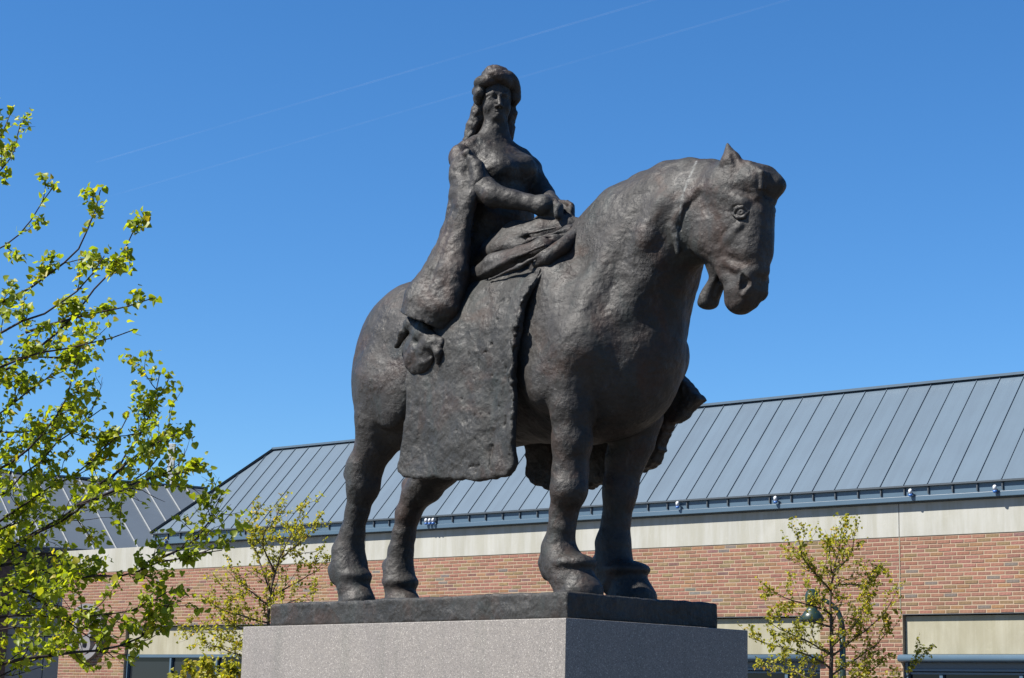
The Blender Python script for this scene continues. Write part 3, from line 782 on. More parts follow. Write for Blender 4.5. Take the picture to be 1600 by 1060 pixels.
window(bays[0][0], bays[0][1], z_lb, muls(0, 0, (262, 334, 420, 520), 1040), 'plain')
window(bays[1][0], bays[1][1], z_lb, muls(0, 0, (860, 960, 1060, 1225), 1040), 'roll')
window(bays[2][0], bays[2][1], z_lb, muls(0, 0, (1467, 1592), 1050), 'roll')
# roof
OV = .16                                     # eaves stand out from the wall
z_fb = z_ct; z_ft = wu(1000, 785, OV)[1]
def solve_ridge(ex, ey, rx, ry):
    u, z = wu(ex, ey, OV); E = W0+WR*u+UZ*z+WN*OV
    best = None
    r = ray(rx, ry)                          # point with the same u on the ridge
    # E - WN*s + UZ*h = CAM + r*t
    A = np.array([[-WN[0], 0, -r[0]], [-WN[1], 0, -r[1]], [0, 1, -r[2]]]); s, h, t = np.linalg.solve(A, CAM-E); return s, h
S, Hh = solve_ridge(1011, 784, 1099, 637.6); S2, H2 = solve_ridge(1485.6, 762, 1567, 592.5)
print('ROOF', S, Hh, S2, H2, 'zft', z_ft, z_fb)
S, Hh = (S+S2)/2, (Hh+H2)/2
seam_px = [1011, 1040, 1070, 1100.5, 1132, 1164, 1197, 1229.5, 1263.6, 1298.5, 1334, 1371, 1408, 1446, 1485.6, 1525, 1565]
su = [wu(x, 785-(x-1000)*.0517, OV)[0] for x in seam_px]
pit = (su[-1]-su[0])/(len(su)-1); print('PITCH', pit, np.diff(su))
ue = wu(236, 838, OV)[0]                     # left end of the eaves
uh = ue+S*1.0                                # where the ridge begins (45 degree hip)
pr_ = None
def px_roof(u, t): 
    p = W0+WR*u+WN*(OV-S*t)+UZ*(z_ft+Hh*t)-CAM; d = p@FWD; return 800+F*(p@RT)/d, 530-F*(p@UP)/d
print('HIP', px_roof(ue, 0), px_roof(uh, 1))
lo, hi = ue, ue+15
for _ in range(50):
    mdl = (lo+hi)/2
    if px_roof(mdl, 1)[0] < 428: lo = mdl
    else: hi = mdl
uh = lo; print('hip run', uh-ue, px_roof(uh, 1))
roof = empty('roof'); roof.parent = hall
def R3(u, t, up=0.0):                        # point of the roof plane in hall coordinates, lifted by up along the normal
    l = math.hypot(S, Hh); return np.array((u, -OV+S*t-Hh/l*up, z_ft+Hh*t+S/l*up))
u0 = su[0]-math.ceil((su[0]-ue)/pit)*pit
k = 0; marks = []
while u0+k*pit < u_r+.25: marks.append(u0+k*pit); k += 1
edges = [ue]+[m_ for m_ in marks if m_ > ue+.05]
tt = lambda u: min(1.0, max(0, (u-ue)/(uh-ue)))
for a, b in zip(edges[:-1], edges[1:]):
    pts = [(a, 0), (b, 0), (b, tt(b))]
    if a < uh < b: pts.append((uh, 1))
    if tt(a) > 0: pts.append((a, tt(a)))
    dz = rb.uniform(-.002, .002)
    top = [R3(u+(.004 if u == a else -.004 if u == b else 0), t, .0+dz) for u, t in pts]; bot = [R3(u, t, -.03) for u, t in pts]
    n = len(pts); f = [tuple(range(n))]+[((i+1) % n, i, n+i, n+(i+1) % n) for i in range(n)]
    mesh_np('roof_panel', top+bot, f, MAT_ZINC, roof, False)
def bar(name, p, q, up, side, w, h, mat, par):
    """a straight bar from p to q with cross-section w (along side) by h (along up)"""
    p, q, up, side = map(np.array, (p, q, up, side)); vv = []
    for e in (p, q):
        for a, b in ((-1, 0), (1, 0), (1, 1), (-1, 1)): vv.append(e+side*a*w/2+up*b*h)
    return mesh_np(name, vv, [(0, 1, 2, 3), (7, 6, 5, 4), (0, 4, 5, 1), (1, 5, 6, 2), (2, 6, 7, 3), (3, 7, 4, 0)], mat, par, False)
ln = math.hypot(S, Hh); RNv = np.array((0, -Hh/ln, S/ln))
for u in edges[1:]:
    if tt(u) > .02: bar('roof_seam', R3(u, .0, -.002), R3(u, tt(u), -.002), RNv, (1, 0, 0), .010, .019, MAT_ZINC, roof)
bar('hip_cap', R3(ue, 0, -.01), R3(uh, 1, -.01), RNv, (-.6, .8, 0), .10, .05, MAT_SEAM, roof)
bar('ridge_cap', R3(uh, 1, -.01), R3(u_r+.25, 1, -.01), (0, 0, 1), (0, 1, 0), .16, .045, MAT_ZINC, roof)
mesh_np('roof_back', [R3(uh, 1, -.03), R3(u_r+.25, 1, -.03), R3(u_r+.25, 1, -.03)+(0, S, -Hh), R3(uh, 1, -.03)+(0, S, -Hh)], [(0, 1, 2, 3)], MAT_ZINC, roof, False)
mesh_np('hip_end', [R3(ue, 0, -.03), R3(uh, 1, -.03), R3(ue, 0, -.03)+(0, 2*S, 0)], [(0, 2, 1)], MAT_ZINC, roof, False)
# fascia with its own seams, gutter edge, drip trim
fas = empty('fascia'); fas.parent = hall
e2 = [ue]+[m_ for m_ in marks if m_ > ue+.05]
zm = z_fb+(z_ft-z_fb)*.38
for a, b in zip(e2[:-1], e2[1:]):
    wbox('fascia_panel', a+.002, b-.002, -OV+.045, 0, zm, z_ft-.03, MAT_FASC, fas)
    wbox('fascia_seam', b-.010, b+.010, -OV+.012, -OV+.046, zm+.02, z_ft-.035, MAT_SEAM, fas)
wbox('eaves_trim', ue-.02, u_r+.25, -OV-.012, -OV+.06, z_ft-.03, z_ft-.004, MAT_SEAM, fas)
wbox('lower_trim', ue-.01, u_r+.25, -OV+.02, 0, z_fb+.02, zm-.004, MAT_FASC, fas, .008)
wbox('drip_edge', ue-.01, u_r+.25, -.05, 0, z_fb+.001, z_fb+.019, MAT_SEAM, fas)
# body of the hall behind the wall
wbox('rear_mass', u_l+.5, u_r, .9, 2*S-.6, 0, z_ct, MAT_MORTAR, hall)
# spotlights on the eaves
MAT_LW = plain('lamp_white', (.42, .44, .46), .35, .5); MAT_LB = plain('lamp_blue', (.02, .10, .32), .35, .5)
def tube(pts, rad, n=8, cap=True):
    """tube along a polyline, radius per point"""
    P_ = np.array(pts, float); V = []; Fc = []
    r = [rad]*len(P_) if not hasattr(rad, '__len__') else rad
    t0 = P_[1]-P_[0]; ref = np.array((0, 0, 1.)) if abs(t0[2]) < .9*np.linalg.norm(t0) else np.array((1., 0, 0))
    for i, p in enumerate(P_):
        t = P_[min(i+1, len(P_)-1)]-P_[max(i-1, 0)]; t /= np.linalg.norm(t)+1e-9
        a = np.cross(t, ref); a /= np.linalg.norm(a)+1e-9; b = np.cross(t, a)
        for k in range(n):
            w = 2*math.pi*k/n; V.append(p+r[i]*(a*math.cos(w)+b*math.sin(w)))
    for i in range(len(P_)-1):
        for k in range(n): Fc.append((i*n+k, i*n+(k+1) % n, (i+1)*n+(k+1) % n, (i+1)*n+k))
    if cap: Fc += [tuple(range(n))[::-1], tuple(range((len(P_)-1)*n, len(P_)*n))]
    return V, Fc
def spot(px, py, label):
    u, z = wu(px, py, OV+.06)
    o = empty('eaves_spotlight', tuple(W0+WR*u+WN*(OV-.03)+UZ*(z+.03)), RZ_W, label, 'spotlight', 'spotlights fixed along the eaves')
    o.scale = (.75,)*3
    V, Fc = tube([(0, -.10, .045), (0, -.085, .03), (0, -.075, -.045)], [.03, .042, .042], 12); mesh_np('lamp_head', V, Fc, MAT_LW, o)
    V, Fc = tube([(0, -.075, -.046), (0, -.065, -.09), (0, -.06, -.10)], [.046, .046, .03], 12); mesh_np('lens', V, Fc, MAT_LB, o)
    V, Fc = tube([(0, .03, -.02), (0, -.06, -.02)], .014, 8); mesh_np('bracket', V, Fc, MAT_LB, o)
for a in ((1057, 790, 'white and blue spotlight on the eaves, first right of the horse'), (1210, 782, 'white and blue spotlight on the eaves between the horse and the thin right tree'),
          (1421, 771, 'white and blue spotlight on the eaves above the joint in the concrete band'), (1553, 765, 'white and blue spotlight on the eaves, nearest the right edge of the picture'),
          (664, 816, 'left one of three clustered spotlights seen between the hind legs and cloth'), (669.5, 816, 'middle one of three clustered spotlights seen between the hind legs and cloth'),
          (675, 815.5, 'right one of three clustered spotlights seen between the hind legs and cloth'), (256, 846, 'white and blue spotlight on the eaves by the left corner of the hall')): spot(*a)
# ------------------------------------------------------------------ clad wing on the left
A_ = at(-160, 724, 50.0); A_ = at(0, 737, 52.0); r_ = ray(321, 763); B_ = CAM+r_*((A_[2]-CAM[2])/r_[2])
wd = (B_-A_)/np.linalg.norm(B_-A_); wn = np.array((wd[1], -wd[0], 0))
wing = empty('clad_wing', (float(A_[0]), float(A_[1]), 0), math.atan2(wd[1], wd[0]), 'grey panelled wing with dark metal roof behind the big leafy branches', 'building')
WL = float(np.linalg.norm(B_-A_)); zr = float(A_[2]); ze = 5.45; run = (zr-ze)/math.tan(math.radians(30))
MAT_ZINC2 = plain('zinc_dark', (.075, .09, .105), .45, .5, 0, .06, 1.5)
MAT_SEAM2 = plain('zinc_seam_pale', (.24, .25, .25), .5, .4)
MAT_CLAD = plain('cladding', (.20, .235, .255), .4, .5, 0, .05, 1.0)
MAT_DKBR = plain('dark_brick', (.09, .06, .05), .85, .2, 0, .3, 14)
# local: x along ridge, -y towards the viewer
wroof = empty('roof'); wroof.parent = wing
xs = np.arange(WL, -7.0, -.62)
rnv = np.array((0, -math.sin(math.radians(30)), math.cos(math.radians(30))))
for a, b in zip(xs[1:], xs[:-1]):
    q = [np.array((a+.004, 0, zr)), np.array((b-.004, 0, zr)), np.array((b-.004, -run, ze)), np.array((a+.004, -run, ze))]
    mesh_np('roof_panel', [p for p in q]+[p-rnv*.03 for p in q], [(3, 2, 1, 0), (4, 5, 6, 7), (0, 1, 5, 4), (1, 2, 6, 5), (2, 3, 7, 6), (3, 0, 4, 7)], MAT_ZINC2, wroof, False)
    bar('roof_seam', (a, -run, ze), (a, 0, zr), rnv, (1, 0, 0), .018, .03, MAT_SEAM2, wroof)
bar('ridge_cap', (-7, 0, zr-.02), (WL+.05, 0, zr-.02), (0, 0, 1), (0, 1, 0), .16, .05, MAT_ZINC, wroof)
mesh_np('roof_back', [(-7, .02, zr-.02), (WL, .02, zr-.02), (WL, run, ze), (-7, run, ze)], [(0, 1, 2, 3)], MAT_ZINC2, wroof, False)
mesh_np('gable', [(WL-.03, -run+.1, ze-.02), (WL-.03, run-.1, ze-.02), (WL-.03, 0, zr-.06), (WL-.03, -run+.1, 0), (WL-.03, run-.1, 0)], [(0, 1, 2), (3, 4, 1, 0)], MAT_CLAD, wing, False)
box_mesh('gutter', (-7, -run-.10, ze-.16), (WL, -run+.05, ze-.02), MAT_SEAM, wing, .02)
yf = -run+.35
box_mesh('wall', (-7, yf+.08, 0), (WL-.05, yf+2, ze-.1), MAT_SEAM, wing)
def wx(px, py):                              # pixel -> (x, z) on the wing's front
    p0 = np.array(wing.location)+wn*(-yf); p = onplane(px, py, p0, wn); return float((p-np.array(wing.location))@wd), float(p[2])
cols = [wx(x, 950)[0] for x in (13, 38, 73, 118, 165)]; zs = [wx(50, y)[1] for y in (890, 908, 994, 1090)]
for a, b in zip(cols[:-1], cols[1:]):
    for c, d in zip(zs[1:], zs[:-1]): box_mesh('cladding_panel', (a+.012, yf, c+.012), (b-.012, yf+.07, d-.012), MAT_CLAD, wing, .004)
    box_mesh('cladding_panel', (a+.012, yf, .1), (b-.012, yf+.07, zs[-1]-.012), MAT_CLAD, wing, .004)
xp = wx(12, 950)[0]
box_mesh('brick_pier', (xp-1.2, yf-.25, 0), (xp-.02, yf+.05, ze-.2), MAT_DKBR, wing)
# flue and mast on the ridge
def mastpt(x, y): return at(x, y, 58.0)
p = mastpt(265, 770); o = box_mesh('white_flue', (-.10, -.1, 0), (.10, .1, float(mastpt(265, 694)[2]-p[2])), plain('flue_white', (.5, .5, .47), .6), None, .015)
o.location = tuple(p); tag(o, 'narrow off white flue rising behind the dark roof at left', 'flue')
p = mastpt(277, 770); ma = empty('roof_mast', tuple(p), 0, 'thin dark antenna mast rising behind the dark roof at left', 'antenna')
V, Fc = tube([(0, 0, 0), (0, 0, float(mastpt(277, 712)[2]-p[2]))], .026, 6); mesh_np('pole', V, Fc, MAT_SEAM, ma)
box_mesh('box', (-.16, -.06, .55), (.05, .06, .72), MAT_SEAM, ma, .01)
V, Fc = tube([(-.12, 0, .62), (.14, 0, .66)], .015, 6); mesh_np('cross_arm', V, Fc, MAT_SEAM, ma)

# ------------------------------------------------------------------ round emblem on the brick wall
uc, zc = wu(138, 988)
em = empty('wall_emblem', tuple(W0+WR*uc+UZ*zc), RZ_W, 'round grey metal emblem with nested loops on the brick wall', 'emblem')
MAT_EMB = plain('emblem_metal', (.15, .145, .15), .45, .5)
def arc(name, cx, cz, r, a0, a1, w, d0, d1, n=40):
    vv = []; ff = []
    for i in range(n+1):
        t = math.radians(a0+(a1-a0)*i/n); c, s = math.cos(t), math.sin(t)
        for rr, y in ((r-w/2, d0), (r+w/2, d0), (r+w/2, d1), (r-w/2, d1)): vv.append((cx+rr*c, y, cz+rr*s))
    for i in range(n):
        for k in range(4): ff.append((i*4+k, i*4+(k+1) % 4, i*4+4+(k+1) % 4, i*4+4+k))
    ff += [(0, 3, 2, 1), tuple(4*n+k for k in range(4))]
    return mesh_np(name, vv, ff, MAT_EMB, em, False)
arc('outer_loop', 0, 0, .60, -160, 168, .13, -.12, .0)
arc('inner_loop', -.06, .16, .33, 150, 400, .11, -.11, .0)
arc('knob_ring', .06, -.30, .15, 0, 360, .12, -.13, .0, 24)
arc('stem', -.28, -.32, .22, 100, 230, .09, -.11, .0, 16)

# ------------------------------------------------------------------ street lamp and post
MAT_GRN = plain('lamp_green', (.012, .026, .018), .35, .5)
LD = 25.0
def lp(x, y): return at(x, y, LD)
base = lp(1317, 1060); base[2] = 0
lamp = empty('street_lamp', tuple(base), 0, 'dark green swan neck street lamp behind the thin right tree', 'street lamp')
def rel(x, y): return np.array(lp(x, y))-base
V, Fc = tube([(0, 0, 0), (0, 0, .5), (0, 0, .52), rel(1317, 1060), rel(1316.5, 985)], [.075, .07, .05, .042, .038], 12); mesh_np('pole', V, Fc, MAT_GRN, lamp)
V, Fc = tube([rel(1316.5, 986), rel(1315, 970), rel(1309, 955), rel(1299, 944), rel(1288, 938), rel(1276, 936), rel(1269, 940)], [.036, .034, .032, .03, .028, .026, .024], 10); mesh_np('arm', V, Fc, MAT_GRN, lamp)
def lathe(prof, c, n=24):
    vv = []; ff = []
    for r, z in prof:
        for k in range(n): w = 2*math.pi*k/n; vv.append((c[0]+r*math.cos(w), c[1]+r*math.sin(w), c[2]+z))
    for i in range(len(prof)-1):
        for k in range(n): ff.append((i*n+k, i*n+(k+1) % n, (i+1)*n+(k+1) % n, (i+1)*n+k))
    ff += [tuple(range(n))[::-1], tuple(range((len(prof)-1)*n, len(prof)*n))]
    return vv, ff
c = rel(1269, 952); s_ = LD/F
V, Fc = lathe([(.03, 2*s_), (8*s_, 6*s_), (11*s_, 12*s_), (11*s_, 22*s_), (8*s_, 28*s_), (3*s_, 31*s_)], c); mesh_np('housing', V, Fc, MAT_GRN, lamp)
V, Fc = lathe([(20*s_, -18*s_), (21*s_, -17*s_), (13*s_, -5*s_), (9*s_, -1*s_), (8*s_, 3*s_)], c); sh = mesh_np('shade', V, Fc, MAT_GRN, lamp)
V, Fc = lathe([(12*s_, -22*s_), (17*s_, -19*s_), (17*s_, -17.5*s_)], c); mesh_np('lens', V, Fc, MAT_NAVY, sh)
b2 = at(1348, 1060, 28.0); b2[2] = 0; hgt = float(at(1347.5, 1018, 28.0)[2])
V, Fc = tube([(0, 0, 0), (0, 0, hgt)], .055, 8); o = mesh_np('thin_post', V, Fc, plain('brown_post', (.10, .06, .045), .7), None); o.location = tuple(b2)
tag(o, 'thin brown post in front of the brick pier beside the lamp', 'post')

# ------------------------------------------------------------------ contrails
def contrail(pts, label, al, rad):
    m, nt, b = mat_new('contrail_ice')
    tr = nt.nodes.new('ShaderNodeBsdfTransparent'); df = nt.nodes.new('ShaderNodeBsdfDiffuse'); df.inputs[0].default_value = (.8, .8, .8, 1)
    tl = nt.nodes.new('ShaderNodeBsdfTranslucent'); tl.inputs[0].default_value = (.8, .8, .8, 1)
    ad = nt.nodes.new('ShaderNodeMixShader'); ad.inputs[0].default_value = .5; nt.links.new(df.outputs[0], ad.inputs[1]); nt.links.new(tl.outputs[0], ad.inputs[2])
    mx = nt.nodes.new('ShaderNodeMixShader'); nt.links.new(tr.outputs[0], mx.inputs[1]); nt.links.new(ad.outputs[0], mx.inputs[2])
    co = nt.nodes.new('ShaderNodeTexCoord').outputs['Object']
    k = ramp(nt, noise(nt, co, .0006, 5, .6), [(.38, (al*.12,)*3), (.68, (al,)*3)])
    nt.links.new(k, mx.inputs[0]); nt.links.new(mx.outputs[0], nt.nodes['Material Output'].inputs[0])
    z = 7000.
    P_ = []
    for x, y in pts: r = ray(x, y); P_.append(CAM+r*((z-CAM[2])/r[2]))
    n = 30; c0 = np.array(P_[0]); Q = [P_[0]+(P_[-1]-P_[0])*i/n-c0 for i in range(n+1)]
    V, Fc = tube(Q, [rad*(.5+.5*math.sin(i*1.7)**2*.6+.3) for i in range(n+1)], 6); o = mesh_np('contrail', V, Fc, m, None); o.location = tuple(c0)
    o.visible_shadow = True
    tag(o, label, 'contrail', 'faint contrails high in the blue sky')
contrail([(1090, -20), (150, 254)], 'upper faint white contrail crossing above the rider', .030, 9)
contrail([(1300, -20), (120, 322)], 'lower faint white contrail passing behind the rider', .024, 9)
# ------------------------------------------------------------------ trees
def leaf_mat(name, c_lo, c_hi):
    m, nt, b = mat_new(name)
    a = N(nt, 'ShaderNodeAttribute', attribute_name='lc')
    oi = nt.nodes.new('ShaderNodeObjectInfo')
    ad = N(nt, 'ShaderNodeMath', operation='ADD'); nt.links.new(a.outputs['Fac'], ad.inputs[0]); nt.links.new(oi.outputs['Random'], ad.inputs[1])
    fr = N(nt, 'ShaderNodeMath', operation='FRACT'); nt.links.new(ad.outputs[0], fr.inputs[0])
    c = ramp(nt, fr.outputs[0], [(0, c_lo), (.55, tuple((x+y)/2 for x, y in zip(c_lo, c_hi))), (.88, c_hi), (1, (c_hi[0]*1.15, c_hi[1]*.80, c_hi[2]))])
    nt.links.new(c, b.inputs['Base Color']); b.inputs['Roughness'].default_value = .45; b.inputs['Specular IOR Level'].default_value = .35
    tl = nt.nodes.new('ShaderNodeBsdfTranslucent'); nt.links.new(mix(nt, 1.0, c, (1.5, 1.5, .6, 1), 'MULTIPLY'), tl.inputs[0])
    mx = nt.nodes.new('ShaderNodeMixShader'); mx.inputs[0].default_value = .55
    nt.links.new(b.outputs[0], mx.inputs[1]); nt.links.new(tl.outputs[0], mx.inputs[2]); nt.links.new(mx.outputs[0], nt.nodes['Material Output'].inputs[0])
    return m
MAT_LEAF = leaf_mat('leaf_near', (.15, .20, .012), (.29, .32, .02))
MAT_LEAF2 = leaf_mat('leaf_far', (.17, .18, .016), (.33, .30, .03))
MAT_BARK = plain('bark', (.030, .022, .020), .85, .2, 0, .35, 25)
MAT_BARK2 = plain('bark_young', (.060, .048, .038), .85, .2, 0, .3, 25)
def leaf_geo(var):
    f = (.16, .28, .05, .38)[var % 4]; dr = (.10, .25, -.05, .35)[var % 4]
    half = [(.0, .0), (.30, -.06), (.50, .16), (.46, .44), (.24, .76), (.0, 1.02)]
    mid = [(0, 0), (0, .30), (0, .66), (0, 1.02)]
    z = lambda x, y: abs(x)*f*2-dr*y*y+.05*math.sin(y*9+var)*abs(x)*2
    V = [(x, y, z(x, y)) for x, y in mid]
    R = [(x, y) for x, y in half[1:-1]]
    n = len(V); V += [(x, y, z(x, y)) for x, y in R]; k = len(V); V += [(-x, y, z(x, y)) for x, y in R]
    Fc = [(0, n, 1), (n, n+1, 1), (n+1, n+2, 1), (n+2, 2, 1), (n+2, n+3, 2), (n+3, 3, 2)]
    Fl = [(0, 1, k), (k, 1, k+1), (k+1, 1, k+2), (k+2, 1, 2), (k+2, 2, k+3), (k+3, 2, 3)]
    return np.array(V), np.array(Fc+Fl)
LEAF = [leaf_geo(i) for i in range(4)]
def frame(axis, nrm):
    y = axis/np.linalg.norm(axis); z = nrm-y*(nrm@y); z /= np.linalg.norm(z)+1e-9; x = np.cross(y, z)
    return np.array([x, y, z]).T
class Tree:
    def __init__(s, name, label, group, base, seed, mleaf, mbark):
        s.o = empty(name, tuple(base), 0, label, 'tree', group); s.b = np.array(base); s.r = np.random.default_rng(seed)
        s.ml, s.mb = mleaf, mbark; s.V, s.F, s.n = [], [], 0; s.leaves = []
    def limb(s, pts, r0, r1, sides=5):
        P_ = np.array(pts)-s.b; V, Fc = tube(P_, list(np.linspace(r0, r1, len(P_))), sides)
        s.V += list(V); s.F += [tuple(i+s.n for i in f) for f in Fc]; s.n += len(V)
    def cluster(s, p, d, k, size):
        for _ in range(k):
            a = d*.5+s.r.normal(0, .65, 3)+(0, 0, -.35); nr = s.r.normal(0, .55, 3)+(-.25, -.35, .75)
            L = size*s.r.uniform(.55, 1.2); st = p+s.r.normal(0, size*.5, 3)
            s.leaves.append((st, a, nr, L, int(s.r.integers(4))))
    def twig(s, p, d, L, r, depth, lsize, dens, up=.25):
        n = 5; pts = [p]; d = d/np.linalg.norm(d)
        for i in range(n):
            d = d+s.r.normal(0, .16, 3)+(0, 0, up*.35); d /= np.linalg.norm(d); pts.append(pts[-1]+d*L/n)
        s.limb(pts, r, r*.35, 4)
        for i in range(1, n+1):
            if s.r.random() < dens: s.cluster(pts[i], d, int(s.r.integers(2, 5)), lsize)
            if s.r.random() < dens*.5: s.cluster((pts[i]+pts[i-1])/2, d, int(s.r.integers(1, 3)), lsize*.75)
            if depth > 0 and i < n and s.r.random() < .45:
                s.twig(pts[i], d+s.r.normal(0, .75, 3), L*s.r.uniform(.35, .6), r*.6, depth-1, lsize, dens, up)
    def main(s, pts, r0, r1, step, tl, lsize, dens, depth=1, up=.25, leafend=.35, t0=0.0):
        """a traced limb with side twigs"""
        P_ = np.array(pts); seg = np.linalg.norm(np.diff(P_, axis=0), axis=1); cum = np.r_[0, np.cumsum(seg)]; T = cum[-1]
        # smooth resample
        q = np.linspace(0, T, max(4, int(T/.10))); S_ = np.stack([np.interp(q, cum, P_[:, i]) for i in range(3)], 1)
        for _ in range(2): S_[1:-1] = (S_[:-2]+2*S_[1:-1]+S_[2:])/4
        S_[1:-1] += s.r.normal(0, .006, S_[1:-1].shape); s.limb(S_, r0, r1, 6)
        d_ = t0*T
        while d_ < T:
            i = min(int(d_/T*(len(S_)-1)), len(S_)-2); t = S_[i+1]-S_[i]; t /= np.linalg.norm(t)
            f = d_/T
            s.twig(S_[i], t*.8+s.r.normal(0, .62, 3), tl*s.r.uniform(.5, 1.2)*(1.1-.5*f), max(.003, (r0+(r1-r0)*f)*.4), depth, lsize, dens, up)
            if f > leafend: s.cluster(S_[i], t, 2, lsize)
            d_ += step*s.r.uniform(.6, 1.4)
        s.cluster(S_[-1], t, 4, lsize)
    def finish(s, trunk=None, nsingle=0):
        if trunk is not None:
            P_, r = trunk; V, Fc = tube(np.array(P_)-s.b, r, 10); mesh_np('trunk', V, Fc, s.mb, s.o)
        mesh_np('branches', np.array(s.V), [f for f in s.F], s.mb, s.o)
        def vis(l):
            p = l[0]-CAM; d = p@FWD; x = 800+F*(p@RT)/d; y = 530-F*(p@UP)/d
            return (0 < x < 1600 and 0 < y < 1060)*l[3]/d
        order = sorted(range(len(s.leaves)), key=lambda i: -vis(s.leaves[i])); single = set(order[:nsingle])
        Vs, Fs, Cs, n = [], [], [], 0
        for i, (p, a, nr, L, k) in enumerate(s.leaves):
            R_ = frame(a, nr); V, Fc = LEAF[k]
            if i in single:
                if not hasattr(s, 'lm'):
                    s.lm = []
                    for v_, f_ in LEAF:
                        me = bpy.data.meshes.new('leaf'); me.from_pydata([tuple(map(float, q)) for q in v_], [], [tuple(map(int, q)) for q in f_]); me.materials.append(s.ml)
                        me.polygons.foreach_set('use_smooth', [True]*len(me.polygons)); s.lm.append(me)
                o = bpy.data.objects.new('leaf', s.lm[k]); COL.objects.link(o); o.parent = s.o
                M = Matrix([[float(R_[r_, c_])*L for c_ in range(3)]+[float(p[r_]-s.b[r_])] for r_ in range(3)]+[[0, 0, 0, 1]])
                o.matrix_local = M
            else:
                Vs.append((V*L)@R_.T+(p-s.b)); Fs.append(Fc+n); n += len(V); Cs.append(np.full(len(V), s.r.random()))
        o = mesh_np('crown', np.concatenate(Vs), np.concatenate(Fs), s.ml, s.o); o['kind'] = 'stuff'
        a = o.data.attributes.new('lc', 'FLOAT', 'POINT'); a.data.foreach_set('value', np.concatenate(Cs).astype(np.float32))
        print('TREE', s.o.name, len(s.leaves))

# big lime tree whose trunk stands just outside the picture on the left
TD = 9.6
tb = at(-330, 900, TD); tb[2] = 0
big = Tree('lime_tree', 'large young lime tree with fresh green leaves reaching in from the left', 'trees in front of the hall', tb, 3, MAT_LEAF, MAT_BARK)
limbs = [
 [(-330, 700), (-120, 640), (0, 585), (56, 553), (87, 529), (104, 507), (139, 459), (174, 429), (195, 403), (208, 368), (213, 338)],
 [(-330, 640), (-120, 560), (0, 520), (52, 494), (100, 477), (130, 455), (150, 425), (163, 400)],
 [(-330, 610), (-120, 520), (0, 472), (39, 455), (78, 429), (113, 403), (139, 368), (152, 334), (157, 297)],
 [(-330, 560), (-100, 440), (0, 390), (26, 372), (48, 347), (69, 320), (85, 290)],
 [(-330, 500), (-120, 340), (0, 272), (17, 251), (30, 221), (33, 190)],
 [(-330, 460), (-100, 300), (0, 225), (11, 199), (16, 178)],
 [(-120, 620), (56, 556), (78, 544), (117, 537), (152, 542), (187, 533), (208, 516)],
 [(40, 520), (120, 492), (174, 490), (208, 481), (239, 466)],
 [(-60, 570), (60, 555), (108, 568), (143, 555)],
 [(-330, 820), (-120, 780), (0, 739), (26, 713), (65, 691), (100, 639), (115, 590), (128, 555)],
 [(-330, 930), (-120, 900), (0, 869), (43, 847), (87, 817), (143, 787), (182, 743), (208, 695), (234, 652), (247, 609), (250, 582)],
 [(0, 862), (87, 815), (143, 780), (195, 758), (243, 736), (258, 704), (265, 668)],
 [(120, 790), (195, 762), (243, 740), (270, 742), (299, 734)],
 [(150, 760), (200, 720), (240, 690), (275, 672), (295, 676)],
 [(-330, 950), (-120, 900), (0, 880), (78, 895), (143, 908), (208, 897), (243, 876), (295, 869), (347, 860)],
 [(243, 876), (312, 856), (330, 817), (343, 778)],
 [(-330, 1000), (-100, 970), (0, 951), (39, 938), (66, 922), (110, 900), (150, 885)],
 [(-200, 960), (0, 905), (50, 925), (100, 965), (150, 1000), (180, 1030)],
 [(-200, 1060), (0, 1035), (87, 1023), (160, 1020), (205, 1008), (243, 982), (262, 945), (273, 930)],
 [(-200, 1000), (0, 965), (100, 960), (180, 965), (230, 950), (262, 925)],
 [(-200, 900), (0, 820), (60, 770), (130, 740), (170, 700), (200, 650)],
 [(-200, 850), (0, 780), (50, 740), (90, 690), (130, 660), (165, 635)],
 [(-200, 1100), (0, 1060), (60, 1030), (110, 1005), (150, 985)],
 [(-150, 700), (0, 650), (40, 615), (70, 590), (100, 580)],
 [(-100, 640), (10, 690), (60, 668), (110, 650)],
 [(-150, 1010), (-20, 985), (40, 975), (90, 985)],
 [(-150, 870), (0, 835), (40, 800), (60, 760)],
]
rt_ = np.random.default_rng(12)
for i, L_ in enumerate(limbs):
    dd = TD+rt_.uniform(-.7, .8); dl = rt_.uniform(-.4, .6)
    pts = []
    for k, (x, y) in enumerate(L_): f = k/(len(L_)-1); pts.append(at(x, y, (TD if x <= -300 else dd)+dl*f))
    low = np.mean([p[1] for p in L_]) > 620
    T_ = len(L_) > 7
    nin = sum(1 for p in L_ if p[0] < 0)/len(L_)
    big.main(pts, .0135 if T_ else .008, .0025, .075 if low else .125, .32 if low else .25, .034, .50 if low else .58, 1, .25, .3 if low else .45, .35 if T_ and L_[0][0] < -250 else .1)
for i in range(17):                          # the rest of the crown, round the back and above the picture
    zt = 1.9+i*.19; a = math.radians(70+(i*137.5) % 220); ln_ = 1.25-.05*i
    p0 = np.array((at(-328, 700, TD)[0], at(-328, 700, TD)[1], zt)); d_ = np.array((math.cos(a), math.sin(a), 0))
    big.main([p0, p0+d_*ln_*.35+(0, 0, .12), p0+d_*ln_*.7+(0, 0, .32), p0+d_*ln_+(0, 0, .62)], .011, .003, .15, .26, .038, .6, 1, .25, .3, .25)
big.finish((np.array([tb, tb+(.02, 0, 1.2), at(-330, 900, TD), at(-328, 700, TD), at(-322, 450, TD), at(-310, 150, TD)]), [.075, .062, .052, .042, .028, .006]), 300)

